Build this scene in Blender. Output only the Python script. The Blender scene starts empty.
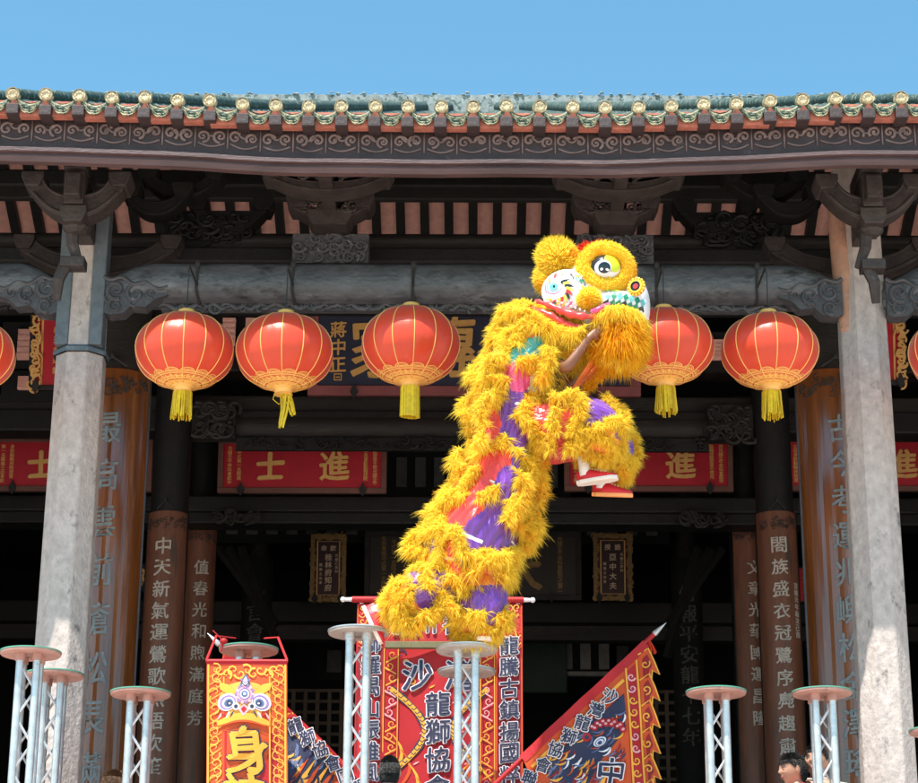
import bpy, bmesh, math, random
import numpy as np
from mathutils import Vector, Matrix, noise

random.seed(7)
RNG = np.random.default_rng(11)
SC = bpy.context.scene
COL = SC.collection
rad = math.radians

# ------------------------------------------------------------------ camera, sky, sun, exposure
PITCH, FPX, CAMZ, CX = 19.2, 2200.0, 1.2, 470.0
cam_d = bpy.data.cameras.new('camera')
cam = bpy.data.objects.new('camera', cam_d)
COL.objects.link(cam)
cam.location = (0, 0, CAMZ)
cam.rotation_euler = (rad(90 + PITCH), rad(-0.2), 0)
cam_d.sensor_width = 36
cam_d.lens = 36 * FPX / 918
cam_d.shift_x = (459 - CX) / 918
cam_d.clip_start = 0.1
cam_d.clip_end = 5000
SC.camera = cam

SUN_EL, SUN_AZ = rad(65), rad(30)          # light travels away from the camera and to the right
world = bpy.data.worlds.new('World')
SC.world = world
world.use_nodes = True
wn, wl = world.node_tree.nodes, world.node_tree.links
wn.clear()
sky = wn.new('ShaderNodeTexSky')
sky.sky_type = 'NISHITA'
sky.sun_disc = False
sky.sun_elevation = SUN_EL
sky.sun_rotation = rad(180) + SUN_AZ
sky.air_density = 1.0
sky.dust_density = 0.6
sky.ozone_density = 1.6
bg = wn.new('ShaderNodeBackground')
bg.inputs['Strength'].default_value = 0.12
wo = wn.new('ShaderNodeOutputWorld')
tint = wn.new('ShaderNodeMix')
tint.data_type = 'RGBA'
tint.blend_type = 'MULTIPLY'
tint.inputs[0].default_value = 1.0
tint.inputs[7].default_value = (0.67, 1.05, 1.0, 1)
wl.new(sky.outputs[0], tint.inputs[6])
wl.new(tint.outputs[2], bg.inputs[0])
wl.new(bg.outputs[0], wo.inputs[0])

sun_d = bpy.data.lights.new('sun', 'SUN')
sun_d.energy = 4.2
sun_d.angle = rad(0.5)
sun_d.color = (1.0, 0.95, 0.87)
sun = bpy.data.objects.new('sun', sun_d)
COL.objects.link(sun)
sun.location = (-8, -10, 30)
sun.rotation_euler = Vector((math.sin(SUN_AZ) * math.cos(SUN_EL), math.cos(SUN_AZ) * math.cos(SUN_EL), -math.sin(SUN_EL))).to_track_quat('-Z', 'Y').to_euler()

SC.view_settings.view_transform = 'Standard'
SC.view_settings.look = 'None'
SC.view_settings.exposure = 1.05
SC.view_settings.gamma = 1.0
SC.view_settings.use_curve_mapping = False
SC.render.engine = 'CYCLES'
SC.cycles.max_bounces = 8
SC.cycles.diffuse_bounces = 5
SC.cycles.use_denoising = True


def U(px, py, Y):
    """a pixel of the photograph at world depth Y, used to measure the place"""
    t = (391.5 - py) / FPX
    p = rad(PITCH)
    z = Y * math.tan(p + math.atan(t))
    d = Y * math.cos(p) + z * math.sin(p)
    return Vector(((px - CX) * d / FPX, Y, z + CAMZ))


# ------------------------------------------------------------------ materials
MATS = {}


def mat(name, col, rough=0.7, var=0.18, scale=6.0, col2=None, f2=0.5, sharp=0.15, metal=0.0, coat=0.0, bump=0.0,
        bscale=60.0, stretch=(1, 1, 1), sheen=0.0, transl=0.0, island=0.0, grime=None, gscale=2.0, gcut=0.6, spec=0.5):
    m = bpy.data.materials.new(name)
    m.use_nodes = True
    nt = m.node_tree
    n, l = nt.nodes, nt.links
    b = n['Principled BSDF']
    b.inputs['Roughness'].default_value = rough
    b.inputs['Metallic'].default_value = metal
    b.inputs['Coat Weight'].default_value = coat
    b.inputs['Coat Roughness'].default_value = 0.12
    b.inputs['Sheen Weight'].default_value = sheen
    b.inputs['Specular IOR Level'].default_value = spec
    tc = n.new('ShaderNodeTexCoord')
    mp = n.new('ShaderNodeMapping')
    mp.inputs['Scale'].default_value = stretch
    l.new(tc.outputs['Object'], mp.inputs['Vector'])
    nz = n.new('ShaderNodeTexNoise')
    nz.inputs['Scale'].default_value = scale
    nz.inputs['Detail'].default_value = 8
    nz.inputs['Roughness'].default_value = 0.62
    l.new(mp.outputs[0], nz.inputs['Vector'])
    rp = n.new('ShaderNodeValToRGB')
    rp.color_ramp.elements[0].position = 0.25
    rp.color_ramp.elements[1].position = 0.75
    c = Vector(col[:3])
    rp.color_ramp.elements[0].color = (*(c * (1 - var)), 1)
    rp.color_ramp.elements[1].color = (*[min(1, x * (1 + var)) for x in c], 1)
    l.new(nz.outputs['Fac'], rp.inputs[0])
    out = rp.outputs[0]

    def mixc(fac, a, colr):
        mx = n.new('ShaderNodeMix')
        mx.data_type = 'RGBA'
        l.new(fac, mx.inputs[0])
        l.new(a, mx.inputs[6])
        mx.inputs[7].default_value = (*colr[:3], 1)
        return mx.outputs[2]

    def mask(sc, cut, soft, seed):
        q = n.new('ShaderNodeTexNoise')
        q.inputs['Scale'].default_value = sc
        q.inputs['Detail'].default_value = 7
        q.inputs['Roughness'].default_value = 0.7
        ad = n.new('ShaderNodeVectorMath')
        ad.inputs[1].default_value = (seed, seed * 1.7, seed * .3)
        l.new(mp.outputs[0], ad.inputs[0])
        l.new(ad.outputs[0], q.inputs['Vector'])
        r = n.new('ShaderNodeMapRange')
        r.inputs['From Min'].default_value = cut
        r.inputs['From Max'].default_value = cut + soft
        l.new(q.outputs['Fac'], r.inputs['Value'])
        return r.outputs[0]

    if col2 is not None:
        out = mixc(mask(scale * 0.8, f2, sharp, 7.3), out, col2)
    if grime is not None:
        out = mixc(mask(gscale, gcut, 0.12, 21.1), out, grime)
    if island:
        g = n.new('ShaderNodeNewGeometry')
        hs = n.new('ShaderNodeHueSaturation')
        mr = n.new('ShaderNodeMapRange')
        mr.inputs['To Min'].default_value = 1 - island
        mr.inputs['To Max'].default_value = 1 + island
        l.new(g.outputs['Random Per Island'], mr.inputs['Value'])
        l.new(mr.outputs[0], hs.inputs['Value'])
        mr2 = n.new('ShaderNodeMapRange')
        mr2.inputs['To Min'].default_value = 0.5 - island * 0.05
        mr2.inputs['To Max'].default_value = 0.5 + island * 0.05
        l.new(g.outputs['Random Per Island'], mr2.inputs['Value'])
        l.new(mr2.outputs[0], hs.inputs['Hue'])
        l.new(out, hs.inputs['Color'])
        out = hs.outputs[0]
    l.new(out, b.inputs['Base Color'])
    if bump:
        q = n.new('ShaderNodeTexNoise')
        q.inputs['Scale'].default_value = bscale
        q.inputs['Detail'].default_value = 6
        l.new(mp.outputs[0], q.inputs['Vector'])
        bp = n.new('ShaderNodeBump')
        bp.inputs['Strength'].default_value = bump
        bp.inputs['Distance'].default_value = 0.02
        l.new(q.outputs['Fac'], bp.inputs['Height'])
        l.new(bp.outputs[0], b.inputs['Normal'])
    if transl:
        t = n.new('ShaderNodeBsdfTranslucent')
        l.new(out, t.inputs['Color'])
        ms = n.new('ShaderNodeMixShader')
        ms.inputs[0].default_value = transl
        l.new(b.outputs[0], ms.inputs[1])
        l.new(t.outputs[0], ms.inputs[2])
        l.new(ms.outputs[0], n['Material Output'].inputs['Surface'])
    MATS[name] = m
    return m


M = {}
M['paving'] = mat('pale_paving', (0.56, 0.45, 0.385), 0.85, 0.2, 3, bump=.3)
M['granite'] = mat('weathered_granite', (0.50, 0.425, 0.39), 0.8, 0.26, 17, col2=(0.36, 0.30, 0.28), f2=.55, sharp=.2, grime=(0.10, 0.09, 0.085), gscale=5.5, gcut=.6, bump=.45, bscale=38, stretch=(1, 1, .7))
M['granite_blue'] = mat('blue_painted_stone', (0.125, 0.148, 0.165), 0.55, 0.3, 12, col2=(0.24, 0.26, 0.28), f2=.6, bump=.2)
M['ochre_stone'] = mat('ochre_mottled_stone', (0.50, 0.27, 0.18), 0.8, 0.25, 9, col2=(0.45, .40, .37), f2=.56, bump=.4)
M['lintel'] = mat('grey_lintel_stone', (0.095, 0.10, 0.11), 0.36, 0.45, 7, col2=(0.21, 0.22, 0.235), f2=.57, sharp=.2, grime=(.035, .035, .035), gscale=5, gcut=.54, bump=.5, bscale=24, stretch=(.7, 1, 1.3))
M['carved'] = mat('carved_dark_grey', (0.075, 0.075, 0.082), 0.6, 0.4, 14, col2=(0.30, 0.30, 0.31), f2=.6, bump=.3)
M['fascia'] = mat('plum_brown_timber', (0.085, 0.048, 0.048), 0.6, 0.45, 7, col2=(0.20, 0.135, 0.13), f2=.6, bump=.3, stretch=(.25, 1, 2))
M['fascia_dark'] = mat('dark_plum_timber', (0.05, 0.032, 0.032), 0.65, 0.3, 8, col2=(0.17, 0.13, .12), f2=.63, bump=.3)
M['bracket'] = mat('worn_bracket_timber', (0.045, 0.034, 0.031), 0.65, 0.45, 9, col2=(0.13, 0.10, 0.09), f2=.6, bump=.4, bscale=30)
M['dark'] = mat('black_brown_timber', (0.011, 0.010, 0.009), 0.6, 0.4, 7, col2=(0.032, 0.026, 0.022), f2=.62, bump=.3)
M['beam'] = mat('dusty_dark_beam', (0.024, 0.020, 0.017), 0.6, 0.4, 6, col2=(0.075, 0.058, 0.046), f2=.6, bump=.3, stretch=(.4, 1, 1.5))
M['void'] = mat('hall_gloom_black', (0.012, 0.012, 0.012), 0.9, 0.3, 4)  # gloom of the deep hall put into a near-black base colour
M['terracotta'] = mat('terracotta', (0.90, 0.47, 0.39), 0.85, 0.16, 14, bump=.3)
M['mortar'] = mat('orange_mortar', (0.52, 0.17, 0.115), 0.85, 0.3, 16, col2=(.30, .13, .10), f2=.58, bump=.3)
M['glaze'] = mat('worn_green_glaze', (0.035, 0.07, 0.055), 0.65, 0.6, 22, col2=(0.30, 0.29, 0.23), f2=.55, sharp=.06, bump=.3, spec=.4)
M['ridge'] = mat('ridge_plaster', (0.25, 0.28, 0.275), 0.85, 0.4, 16, col2=(0.07, 0.11, 0.10), f2=.52, sharp=.05)
M['drip'] = mat('drip_tile_glaze', (0.36, 0.33, 0.20), 0.5, 0.5, 26, col2=(0.04, 0.08, 0.055), f2=.48, sharp=.05, bump=.4)
M['cap'] = mat('cap_tile_glaze', (0.50, 0.41, 0.25), 0.55, 0.35, 30, col2=(0.2, 0.13, .08), f2=.58, bump=.3)
M['lacquer'] = mat('glossy_brown_lacquer', (0.20, 0.062, 0.016), 0.22, 0.5, 4, col2=(0.30, .15, .08), f2=.58, coat=1.0, stretch=(3, 3, .25), bump=.08, bscale=5)
M['lacquer_trim'] = mat('slate_board_rim', (0.09, 0.105, 0.13), 0.5, 0.3, 6)
M['brown_board'] = mat('matte_brown_board', (0.21, 0.078, 0.045), 0.45, 0.35, 5, col2=(0.09, .06, .05), f2=.55, stretch=(3, 3, .4))
M['slate_paint'] = mat('slate_blue_lettering', (0.20, 0.225, 0.23), 0.5, 0.3, 20)
M['white_paint'] = mat('chalky_lettering', (0.6, 0.55, 0.5), 0.6, 0.3, 20)
M['gold'] = mat('gilt', (0.95, 0.52, 0.16), 0.45, 0.12, 20)
M['old_gold'] = mat('dull_gilt', (0.32, 0.19, 0.06), 0.5, 0.4, 20, metal=.2)
M['plaque_red'] = mat('plaque_red', (0.56, 0.010, 0.028), 0.55, 0.15, 5)
M['plaque_navy'] = mat('plaque_navy', (0.035, 0.042, 0.085), 0.55, 0.2, 5)
M['plaque_frame'] = mat('plaque_frame', (0.19, 0.075, 0.055), 0.5, 0.3, 6, stretch=(.4, 1, 1))
M['red_frame'] = mat('rose_frame', (0.34, 0.10, 0.10), 0.5, 0.2, 6)
M['maroon'] = mat('dark_maroon_panel', (0.045, 0.012, 0.012), 0.5, 0.2, 6)
M['bronze_panel'] = mat('dark_olive_panel', (0.03, 0.021, 0.014), 0.5, 0.3, 6)
M['cream'] = mat('cream_lettering', (0.75, 0.55, 0.36), 0.6, 0.1, 8)
M['silk'] = mat('lantern_silk', (0.93, 0.075, 0.025), 0.34, 0.22, 2.5, sheen=.2, transl=.25, coat=.12, bump=.25, bscale=9, stretch=(1, 1, .4), spec=.55)
M['lantern_gold'] = mat('lantern_gold', (0.95, 0.50, 0.13), 0.45, 0.12, 14)
M['tassel'] = mat('yellow_tassel', (0.85, 0.62, 0.02), 0.6, 0.2, 30, island=.2, transl=.2)
M['cord'] = mat('dark_cord', (0.03, 0.03, 0.03), 0.8)
M['steel'] = mat('brushed_aluminium', (0.60, 0.595, 0.60), 0.34, 0.25, 9, metal=.6, grime=(.22, .2, .19), gscale=7, gcut=.6, bump=.15)
M['disc_under'] = mat('pink_bounce_underside', (0.46, 0.25, 0.21), 0.6, 0.25, 10, grime=(.25, .15, .13), gscale=9, gcut=.58)  # bounce from red ground put into the pink base colour
M['disc_grey'] = mat('grey_disc_underside', (0.40, 0.36, 0.33), 0.6, 0.25, 10, grime=(.2, .17, .15), gscale=9, gcut=.58)
M['disc_rim'] = mat('green_disc_rim', (0.10, 0.34, 0.24), 0.5, 0.15, 10)
M['olive_wood'] = mat('olive_plank', (0.16, 0.14, 0.07), 0.7, 0.3, 8)
M['b_red'] = mat('banner_red', (0.50, 0.012, 0.018), 0.6, 0.14, 2.5, transl=.15)
M['b_dark'] = mat('banner_crimson', (0.30, 0.008, 0.014), 0.6, 0.14, 3, transl=.12)
M['b_orange'] = mat('banner_orange', (0.66, 0.085, 0.012), 0.6, 0.14, 3, transl=.15)
M['b_yellow'] = mat('banner_yellow', (0.82, 0.38, 0.035), 0.6, 0.14, 5)
M['b_gold'] = mat('banner_gold', (0.80, 0.36, 0.05), 0.6, 0.2, 9)
M['b_pink'] = mat('banner_pink', (0.78, 0.38, 0.42), 0.6, 0.2, 9)
M['b_navy'] = mat('banner_navy', (0.022, 0.026, 0.07), 0.6, 0.3, 9)
M['b_white'] = mat('banner_white', (0.82, 0.78, 0.82), 0.6, 0.08, 9)
M['b_violet'] = mat('banner_violet', (0.28, 0.16, 0.38), 0.6, 0.3, 12)
M['b_slate'] = mat('banner_slate_blue', (0.10, 0.14, 0.27), 0.6, 0.5, 20)
M['fur'] = mat('yellow_fur', (1.0, 0.76, 0.10), 0.6, 0.04, 5, col2=(1.0, 0.55, 0.04), f2=.55, island=.09, transl=.6, spec=.1)
M['fur_orange'] = mat('orange_fur', (1.0, 0.54, 0.025), 0.6, 0.08, 5, col2=(1.0, 0.66, 0.04), f2=.5, island=.12, transl=.58, spec=.2)
M['fur_pale'] = mat('pale_yellow_fur', (0.95, 0.80, 0.30), 0.6, 0.1, 5, island=.2, transl=.3)
M['fur_red'] = mat('red_pompom', (0.75, 0.05, 0.02), 0.6, 0.1, 5, island=.3, transl=.3)
M['s_purple'] = mat('purple_satin', (0.14, 0.02, 0.30), 0.3, 0.3, 6, sheen=.4, spec=.7)
M['s_red'] = mat('red_satin', (0.72, 0.03, 0.025), 0.32, 0.25, 6, sheen=.3, spec=.7)
M['s_orange'] = mat('orange_satin', (0.85, 0.22, 0.05), 0.32, 0.2, 6, sheen=.3, spec=.6)
M['s_pink'] = mat('magenta_satin', (0.75, 0.06, 0.22), 0.3, 0.2, 6, sheen=.3, spec=.7)
M['s_teal'] = mat('teal_satin', (0.02, 0.36, 0.42), 0.25, 0.3, 10, sheen=.3, spec=.8)
M['s_white'] = mat('white_satin', (0.82, 0.78, 0.72), 0.35, 0.08, 8, col2=(.75, .3, .2), f2=.58)
M['mask_white'] = mat('mask_white', (0.82, 0.80, 0.82), 0.35, 0.06, 8, col2=(.62, .66, .72), f2=.6)
M['mask_yellow'] = mat('mask_yellow', (0.92, 0.60, 0.05), 0.4, 0.1, 8)
M['mask_lime'] = mat('mask_lime', (0.62, 0.72, 0.03), 0.35, 0.1, 8)
M['mask_green'] = mat('mask_green', (0.02, 0.24, 0.13), 0.35, 0.2, 8)
M['mask_black'] = mat('mask_black', (0.012, 0.02, 0.03), 0.2, 0.2, 8)
M['mask_red'] = mat('mask_red', (0.66, 0.04, 0.03), 0.35, 0.1, 8)
M['mask_teal'] = mat('mask_teal', (0.15, 0.5, 0.5), 0.35, 0.1, 8)
M['mirror'] = mat('eye_highlight', (0.85, 0.88, 0.9), 0.15, 0.02, 8)
M['skin'] = mat('skin', (0.46, 0.24, 0.16), 0.5, 0.1, 6)
M['skin_tan'] = mat('tanned_skin', (0.21, 0.08, 0.042), 0.45, 0.12, 6)
M['lip'] = mat('lip', (0.42, 0.14, 0.11), 0.45, 0.1, 6)
M['hair'] = mat('black_hair', (0.012, 0.010, 0.010), 0.6, 0.3, 20)
M['hair_grey'] = mat('greying_hair', (0.045, 0.045, 0.045), 0.5, 0.4, 20, island=.5)
M['hair_brown'] = mat('brown_hair', (0.16, 0.085, 0.045), 0.5, 0.4, 20, island=.4)
M['eye_white'] = mat('eye_white', (0.75, 0.72, 0.7), 0.3, 0.03)
M['iris'] = mat('dark_iris', (0.015, 0.01, 0.008), 0.2, 0.1)
M['shirt_red'] = mat('red_shirt', (0.55, 0.03, 0.03), 0.8, 0.15, 5)
M['shirt_dark'] = mat('dark_shirt', (0.05, 0.055, 0.07), 0.8, 0.15, 5)
M['shirt_white'] = mat('pale_shirt', (0.6, 0.56, 0.52), 0.8, 0.1, 5)
M['trousers'] = mat('dark_trousers', (0.03, 0.03, 0.04), 0.8, 0.2, 5)
M['shoe_red'] = mat('red_shoe', (0.65, 0.02, 0.035), 0.45, 0.15, 9)
M['sole'] = mat('pale_sole', (0.8, 0.7, 0.64), 0.6, 0.1, 9)
M['sole_orange'] = mat('orange_sole', (0.85, 0.35, 0.12), 0.6, 0.1, 9)
M['sock'] = mat('white_sock', (0.78, 0.76, 0.75), 0.85, 0.08, 30, bump=.4, bscale=90)


# ------------------------------------------------------------------ objects
def root_of(o):
    v = Vector((0, 0, 0))
    while o is not None:
        v = v + Vector(o.location)
        o = o.parent
    return v


def tag(o, label=None, cat=None, group=None, kind=None):
    if label: o['label'] = label
    if cat: o['category'] = cat
    if group: o['group'] = group
    if kind: o['kind'] = kind
    return o


def thing(name, label, cat, loc=(0, 0, 0), group=None):
    o = bpy.data.objects.new(name, None)
    o.empty_display_size = 0.2
    COL.objects.link(o)
    o.location = loc
    return tag(o, label, cat, group)


def link_mesh(name, me, mats, parent=None):
    for q in (mats if isinstance(mats, (list, tuple)) else [mats]):
        me.materials.append(M[q] if isinstance(q, str) else q)
    o = bpy.data.objects.new(name, me)
    COL.objects.link(o)
    if parent is not None:
        o.parent = parent
    return o


class MB:
    """collects shapes in world coordinates (or local ones) and links them as ONE mesh object"""

    def __init__(self):
        self.v, self.f, self.mi = [], [], []

    def add(self, vs, fs, mi=0):
        b = len(self.v)
        self.v.extend([tuple(q) for q in vs])
        for q in fs:
            self.f.append(tuple(b + i for i in q))
            self.mi.append(mi)

    def box(self, lo, hi, mi=0, rot=None):
        x0, y0, z0 = lo
        x1, y1, z1 = hi
        vs = [Vector(q) for q in ((x0, y0, z0), (x1, y0, z0), (x1, y1, z0), (x0, y1, z0), (x0, y0, z1), (x1, y0, z1), (x1, y1, z1), (x0, y1, z1))]
        if rot is not None:
            c = (Vector(lo) + Vector(hi)) / 2
            vs = [c + rot @ (q - c) for q in vs]
        self.add(vs, [(0, 3, 2, 1), (4, 5, 6, 7), (0, 1, 5, 4), (1, 2, 6, 5), (2, 3, 7, 6), (3, 0, 4, 7)], mi)

    def tube(self, pts, r, n=8, mi=0, closed=False, flat=1.0, up=None):
        pts = [Vector(p) for p in pts]
        N = len(pts)
        rs = r if isinstance(r, (list, tuple)) else [r] * N
        vs, fs = [], []
        ref = Vector(up) if up else None
        prev = None
        for i, p in enumerate(pts):
            if closed:
                t = (pts[(i + 1) % N] - pts[i - 1])
            else:
                t = pts[min(i + 1, N - 1)] - pts[max(i - 1, 0)]
            if t.length < 1e-9: t = Vector((0, 0, 1))
            t.normalize()
            if ref is not None:
                a = ref
            elif prev is None:
                a = Vector((0, 1, 0)) if abs(t.y) < .9 else Vector((1, 0, 0))
            else:
                a = prev
            s = (a - t * a.dot(t))
            if s.length < 1e-6: s = t.orthogonal()
            s.normalize()
            prev = s
            w = t.cross(s)
            for k in range(n):
                q = 2 * math.pi * k / n
                vs.append(p + (s * math.cos(q) * flat + w * math.sin(q)) * rs[i])
        for i in range(N if closed else N - 1):
            j = (i + 1) % N
            for k in range(n):
                k2 = (k + 1) % n
                fs.append((i * n + k, i * n + k2, j * n + k2, j * n + k))
        if not closed:
            fs.append(tuple(range(n))[::-1])
            fs.append(tuple((N - 1) * n + k for k in range(n)))
        self.add(vs, fs, mi)

    def lathe(self, prof, c=(0, 0, 0), n=32, mi=0, squash=1.0):
        c = Vector(c)
        vs, fs = [], []
        for r, z in prof:
            for k in range(n):
                a = 2 * math.pi * k / n
                vs.append(c + Vector((r * math.cos(a), r * math.sin(a) * squash, z)))
        for i in range(len(prof) - 1):
            for k in range(n):
                k2 = (k + 1) % n
                fs.append((i * n + k, i * n + k2, (i + 1) * n + k2, (i + 1) * n + k))
        if prof[0][0] > 1e-4: fs.append(tuple(range(n))[::-1])
        if prof[-1][0] > 1e-4: fs.append(tuple((len(prof) - 1) * n + k for k in range(n)))
        self.add(vs, fs, mi)

    def prism(self, poly, y0, y1, mi=0):
        """poly in (x, z), extruded along Y"""
        n = len(poly)
        vs = [(x, y0, z) for x, z in poly] + [(x, y1, z) for x, z in poly]
        fs = [tuple(range(n)), tuple(range(2 * n - 1, n - 1, -1))]
        for i in range(n):
            j = (i + 1) % n
            fs.append((i, i + n, j + n, j))
        self.add(vs, fs, mi)

    def strip(self, a, b, mi=0):
        """quads between two equal polylines"""
        n = len(a)
        self.add(list(a) + list(b), [(i, i + 1, n + i + 1, n + i) for i in range(n - 1)], mi)

    def ell(self, c, r, n=20, m=12, mi=0, rot=None, fn=None):
        c = Vector(c)
        vs, fs = [], []
        for i in range(m + 1):
            th = math.pi * i / m
            for k in range(n):
                a = 2 * math.pi * k / n
                q = Vector((math.sin(th) * math.cos(a) * r[0], math.sin(th) * math.sin(a) * r[1], math.cos(th) * r[2]))
                if fn: q = fn(q)
                if rot is not None: q = rot @ q
                vs.append(c + q)
        for i in range(m):
            for k in range(n):
                k2 = (k + 1) % n
                fs.append((i * n + k, (i + 1) * n + k, (i + 1) * n + k2, i * n + k2))
        self.add(vs, fs, mi)

    def build(self, name, mats, parent=None, smooth=False, bevel=0.0, local=False, fixn=True):
        off = Vector((0, 0, 0)) if (local or parent is None) else root_of(parent)
        me = bpy.data.meshes.new(name)
        me.from_pydata([(a - off.x, b - off.y, c - off.z) for a, b, c in self.v], [], self.f)
        me.polygons.foreach_set('material_index', self.mi)
        if smooth:
            me.polygons.foreach_set('use_smooth', [True] * len(me.polygons))
        if fixn:
            bm = bmesh.new()
            bm.from_mesh(me)
            bmesh.ops.recalc_face_normals(bm, faces=bm.faces)
            bm.to_mesh(me)
            bm.free()
        me.update()
        o = link_mesh(name, me, mats, parent)
        if bevel:
            md = o.modifiers.new('bevel', 'BEVEL')
            md.width = bevel
            md.segments = 2
            md.limit_method = 'ANGLE'
            md.angle_limit = rad(35)
        if smooth == 'auto':
            me.polygons.foreach_set('use_smooth', [True] * len(me.polygons))
            me.set_sharp_from_angle(angle=rad(40))
        return o


def copy_tree(o, parent=None, loc=None):
    c = o.copy()
    COL.objects.link(c)
    c.parent = parent
    if loc is not None: c.location = loc
    for ch in list(o.children):
        copy_tree(ch, c)
    return c


# ------------------------------------------------------------------ lettering and drawing on a surface S(x, y, offset)
_FONT = bpy.data.curves.new('lettering_source', 'FONT')
_FONT.resolution_u = 3
_FO = bpy.data.objects.new('lettering_source', _FONT)
COL.objects.link(_FO)
_GL = {}


def glyph(ch, bold, ext=0.03):
    k = (ch, round(bold, 4), ext)
    if k not in _GL:
        _FONT.body = ch
        _FONT.offset = bold
        _FONT.extrude = ext
        dg = bpy.context.evaluated_depsgraph_get()
        dg.update()
        e = _FO.evaluated_get(dg)
        me = e.to_mesh()
        v = [tuple(q.co) for q in me.vertices]
        f = [tuple(p.vertices) for p in me.polygons]
        e.to_mesh_clear()
        _GL[k] = (v, f)
    return _GL[k]


def box_of(ch):
    v, _ = glyph(ch, 0.0)
    if not v: return (0, 0, 1, 1)
    xs = [q[0] for q in v]
    ys = [q[1] for q in v]
    return min(xs), min(ys), max(xs), max(ys)


class Draw:
    def __init__(self, mb, S, flip=1, step=0):
        self.step = step                               # with a step, filled shapes follow the folds of the cloth
        self.mb, self.S, self.flip = mb, S, flip        # flip = -1 where the surface's y runs down

    def text(self, ch, cx, cy, size, off, mi=0, bold=0.02, rot=0.0, sx=1.0, brush=0.02, thick=0.004, slant=0.0):
        v, f = glyph(ch, 0.0)
        if not v: return
        if bold > .004:                                # heavy brush: the stroke is widened by close repeats
            m_ = 8 if bold > .05 else 4
            e_ = bold * size
            for q in range(m_):
                a_ = 2 * math.pi * q / m_
                self.text(ch, cx + e_ * math.cos(a_), cy + e_ * math.sin(a_), size, off + .0002 * (q + 1), mi, 0.0, rot, sx, brush, thick, slant)
        x0, y0, x1, y1 = box_of(ch)
        mx, my = (x0 + x1) / 2, (y0 + y1) / 2
        h = max(y1 - y0, x1 - x0, 0.55)
        k = size / h
        ca, sa = math.cos(rot), math.sin(rot)
        out = []
        sd = (hash_s(ch) % 97) * 1.3
        for x, y, z in v:
            x2, y2 = (x - mx), (y - my)
            if brush:
                x2 += brush * (noise.noise((x * 3.1 + sd, y * 3.1, 1.7)) + .6 * noise.noise((x * 9 + sd, y * 9, 3.7)))
                y2 += brush * (noise.noise((x * 3.1 + sd, y * 3.1, 9.2)) + .6 * noise.noise((x * 9 + sd, y * 9, 5.7))) + x2 * 0.06
            x2 += y2 * slant
            x2, y2 = x2 * k * sx, y2 * k * self.flip
            out.append(self.S(cx + x2 * ca - y2 * sa, cy + x2 * sa + y2 * ca, off + (thick if z > 0 else 0.0)))
        self.mb.add(out, f, mi)

    def poly(self, pts, off, mi=0):
        n = len(pts)
        ys = [q[1] for q in pts]
        if self.step and max(ys) - min(ys) > self.step * 9:
            def cuts(y):
                xs = []
                for i in range(n):
                    (xa, ya), (xb, yb) = pts[i], pts[(i + 1) % n]
                    if (ya <= y) != (yb <= y): xs.append(xa + (xb - xa) * (y - ya) / (yb - ya))
                return sorted(xs)
            e = (max(ys) - min(ys)) * 1e-4
            m_ = max(3, int((max(ys) - min(ys)) / self.step))
            lv = [min(ys) + e + (max(ys) - min(ys) - 2 * e) * i / m_ for i in range(m_ + 1)]
            for y0, y1 in zip(lv, lv[1:]):
                a, b = cuts(y0), cuts(y1)
                if len(a) != len(b): a = b = cuts((y0 + y1) / 2)
                for k in range(0, len(a) - 1, 2):
                    q = max(1, int(max(a[k + 1] - a[k], b[k + 1] - b[k]) / self.step))
                    self.mb.strip([self.S(a[k] + (a[k + 1] - a[k]) * i / q, y0, off) for i in range(q + 1)], [self.S(b[k] + (b[k + 1] - b[k]) * i / q, y1, off) for i in range(q + 1)], mi)
            return
        self.mb.add([self.S(x, y, off) for x, y in pts], [tuple(range(n))], mi)

    def ribbon(self, pts, w, off, mi=0, closed=False):
        n = len(pts)
        ws = w if isinstance(w, (list, tuple)) else [w] * n
        L, Rr = [], []
        for i, (x, y) in enumerate(pts):
            if closed:
                a, b = pts[i - 1], pts[(i + 1) % n]
            else:
                a, b = pts[max(i - 1, 0)], pts[min(i + 1, n - 1)]
            dx, dy = b[0] - a[0], b[1] - a[1]
            d = math.hypot(dx, dy) or 1
            nx, ny = -dy / d, dx / d
            L.append(self.S(x + nx * ws[i] / 2, y + ny * ws[i] / 2, off))
            Rr.append(self.S(x - nx * ws[i] / 2, y - ny * ws[i] / 2, off))
        if closed:
            L.append(L[0])
            Rr.append(Rr[0])
        self.mb.strip(L, Rr, mi)

    def ellipse(self, cx, cy, rx, ry, off, mi=0, rot=0.0, n=24, a0=0, a1=360):
        ca, sa = math.cos(rot), math.sin(rot)
        pts = []
        for k in range(n + (0 if a1 - a0 >= 360 else 1)):
            a = rad(a0 + (a1 - a0) * k / n)
            x, y = rx * math.cos(a), ry * math.sin(a)
            pts.append((cx + x * ca - y * sa, cy + x * sa + y * ca))
        self.poly(pts, off, mi)

    def ring(self, cx, cy, rx, ry, w, off, mi=0, n=28):
        self.ribbon([(cx + rx * math.cos(2 * math.pi * k / n), cy + ry * math.sin(2 * math.pi * k / n)) for k in range(n)], w, off, mi, True)

    def rect(self, x0, y0, x1, y1, off, mi=0):
        n = max(2, int(abs(y1 - y0) / 0.05))
        self.mb.strip([self.S(x0, y0 + (y1 - y0) * i / n, off) for i in range(n + 1)], [self.S(x1, y0 + (y1 - y0) * i / n, off) for i in range(n + 1)], mi)


def hash_s(s):
    return sum(ord(c) * (i * 31 + 7) for i, c in enumerate(s))


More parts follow.
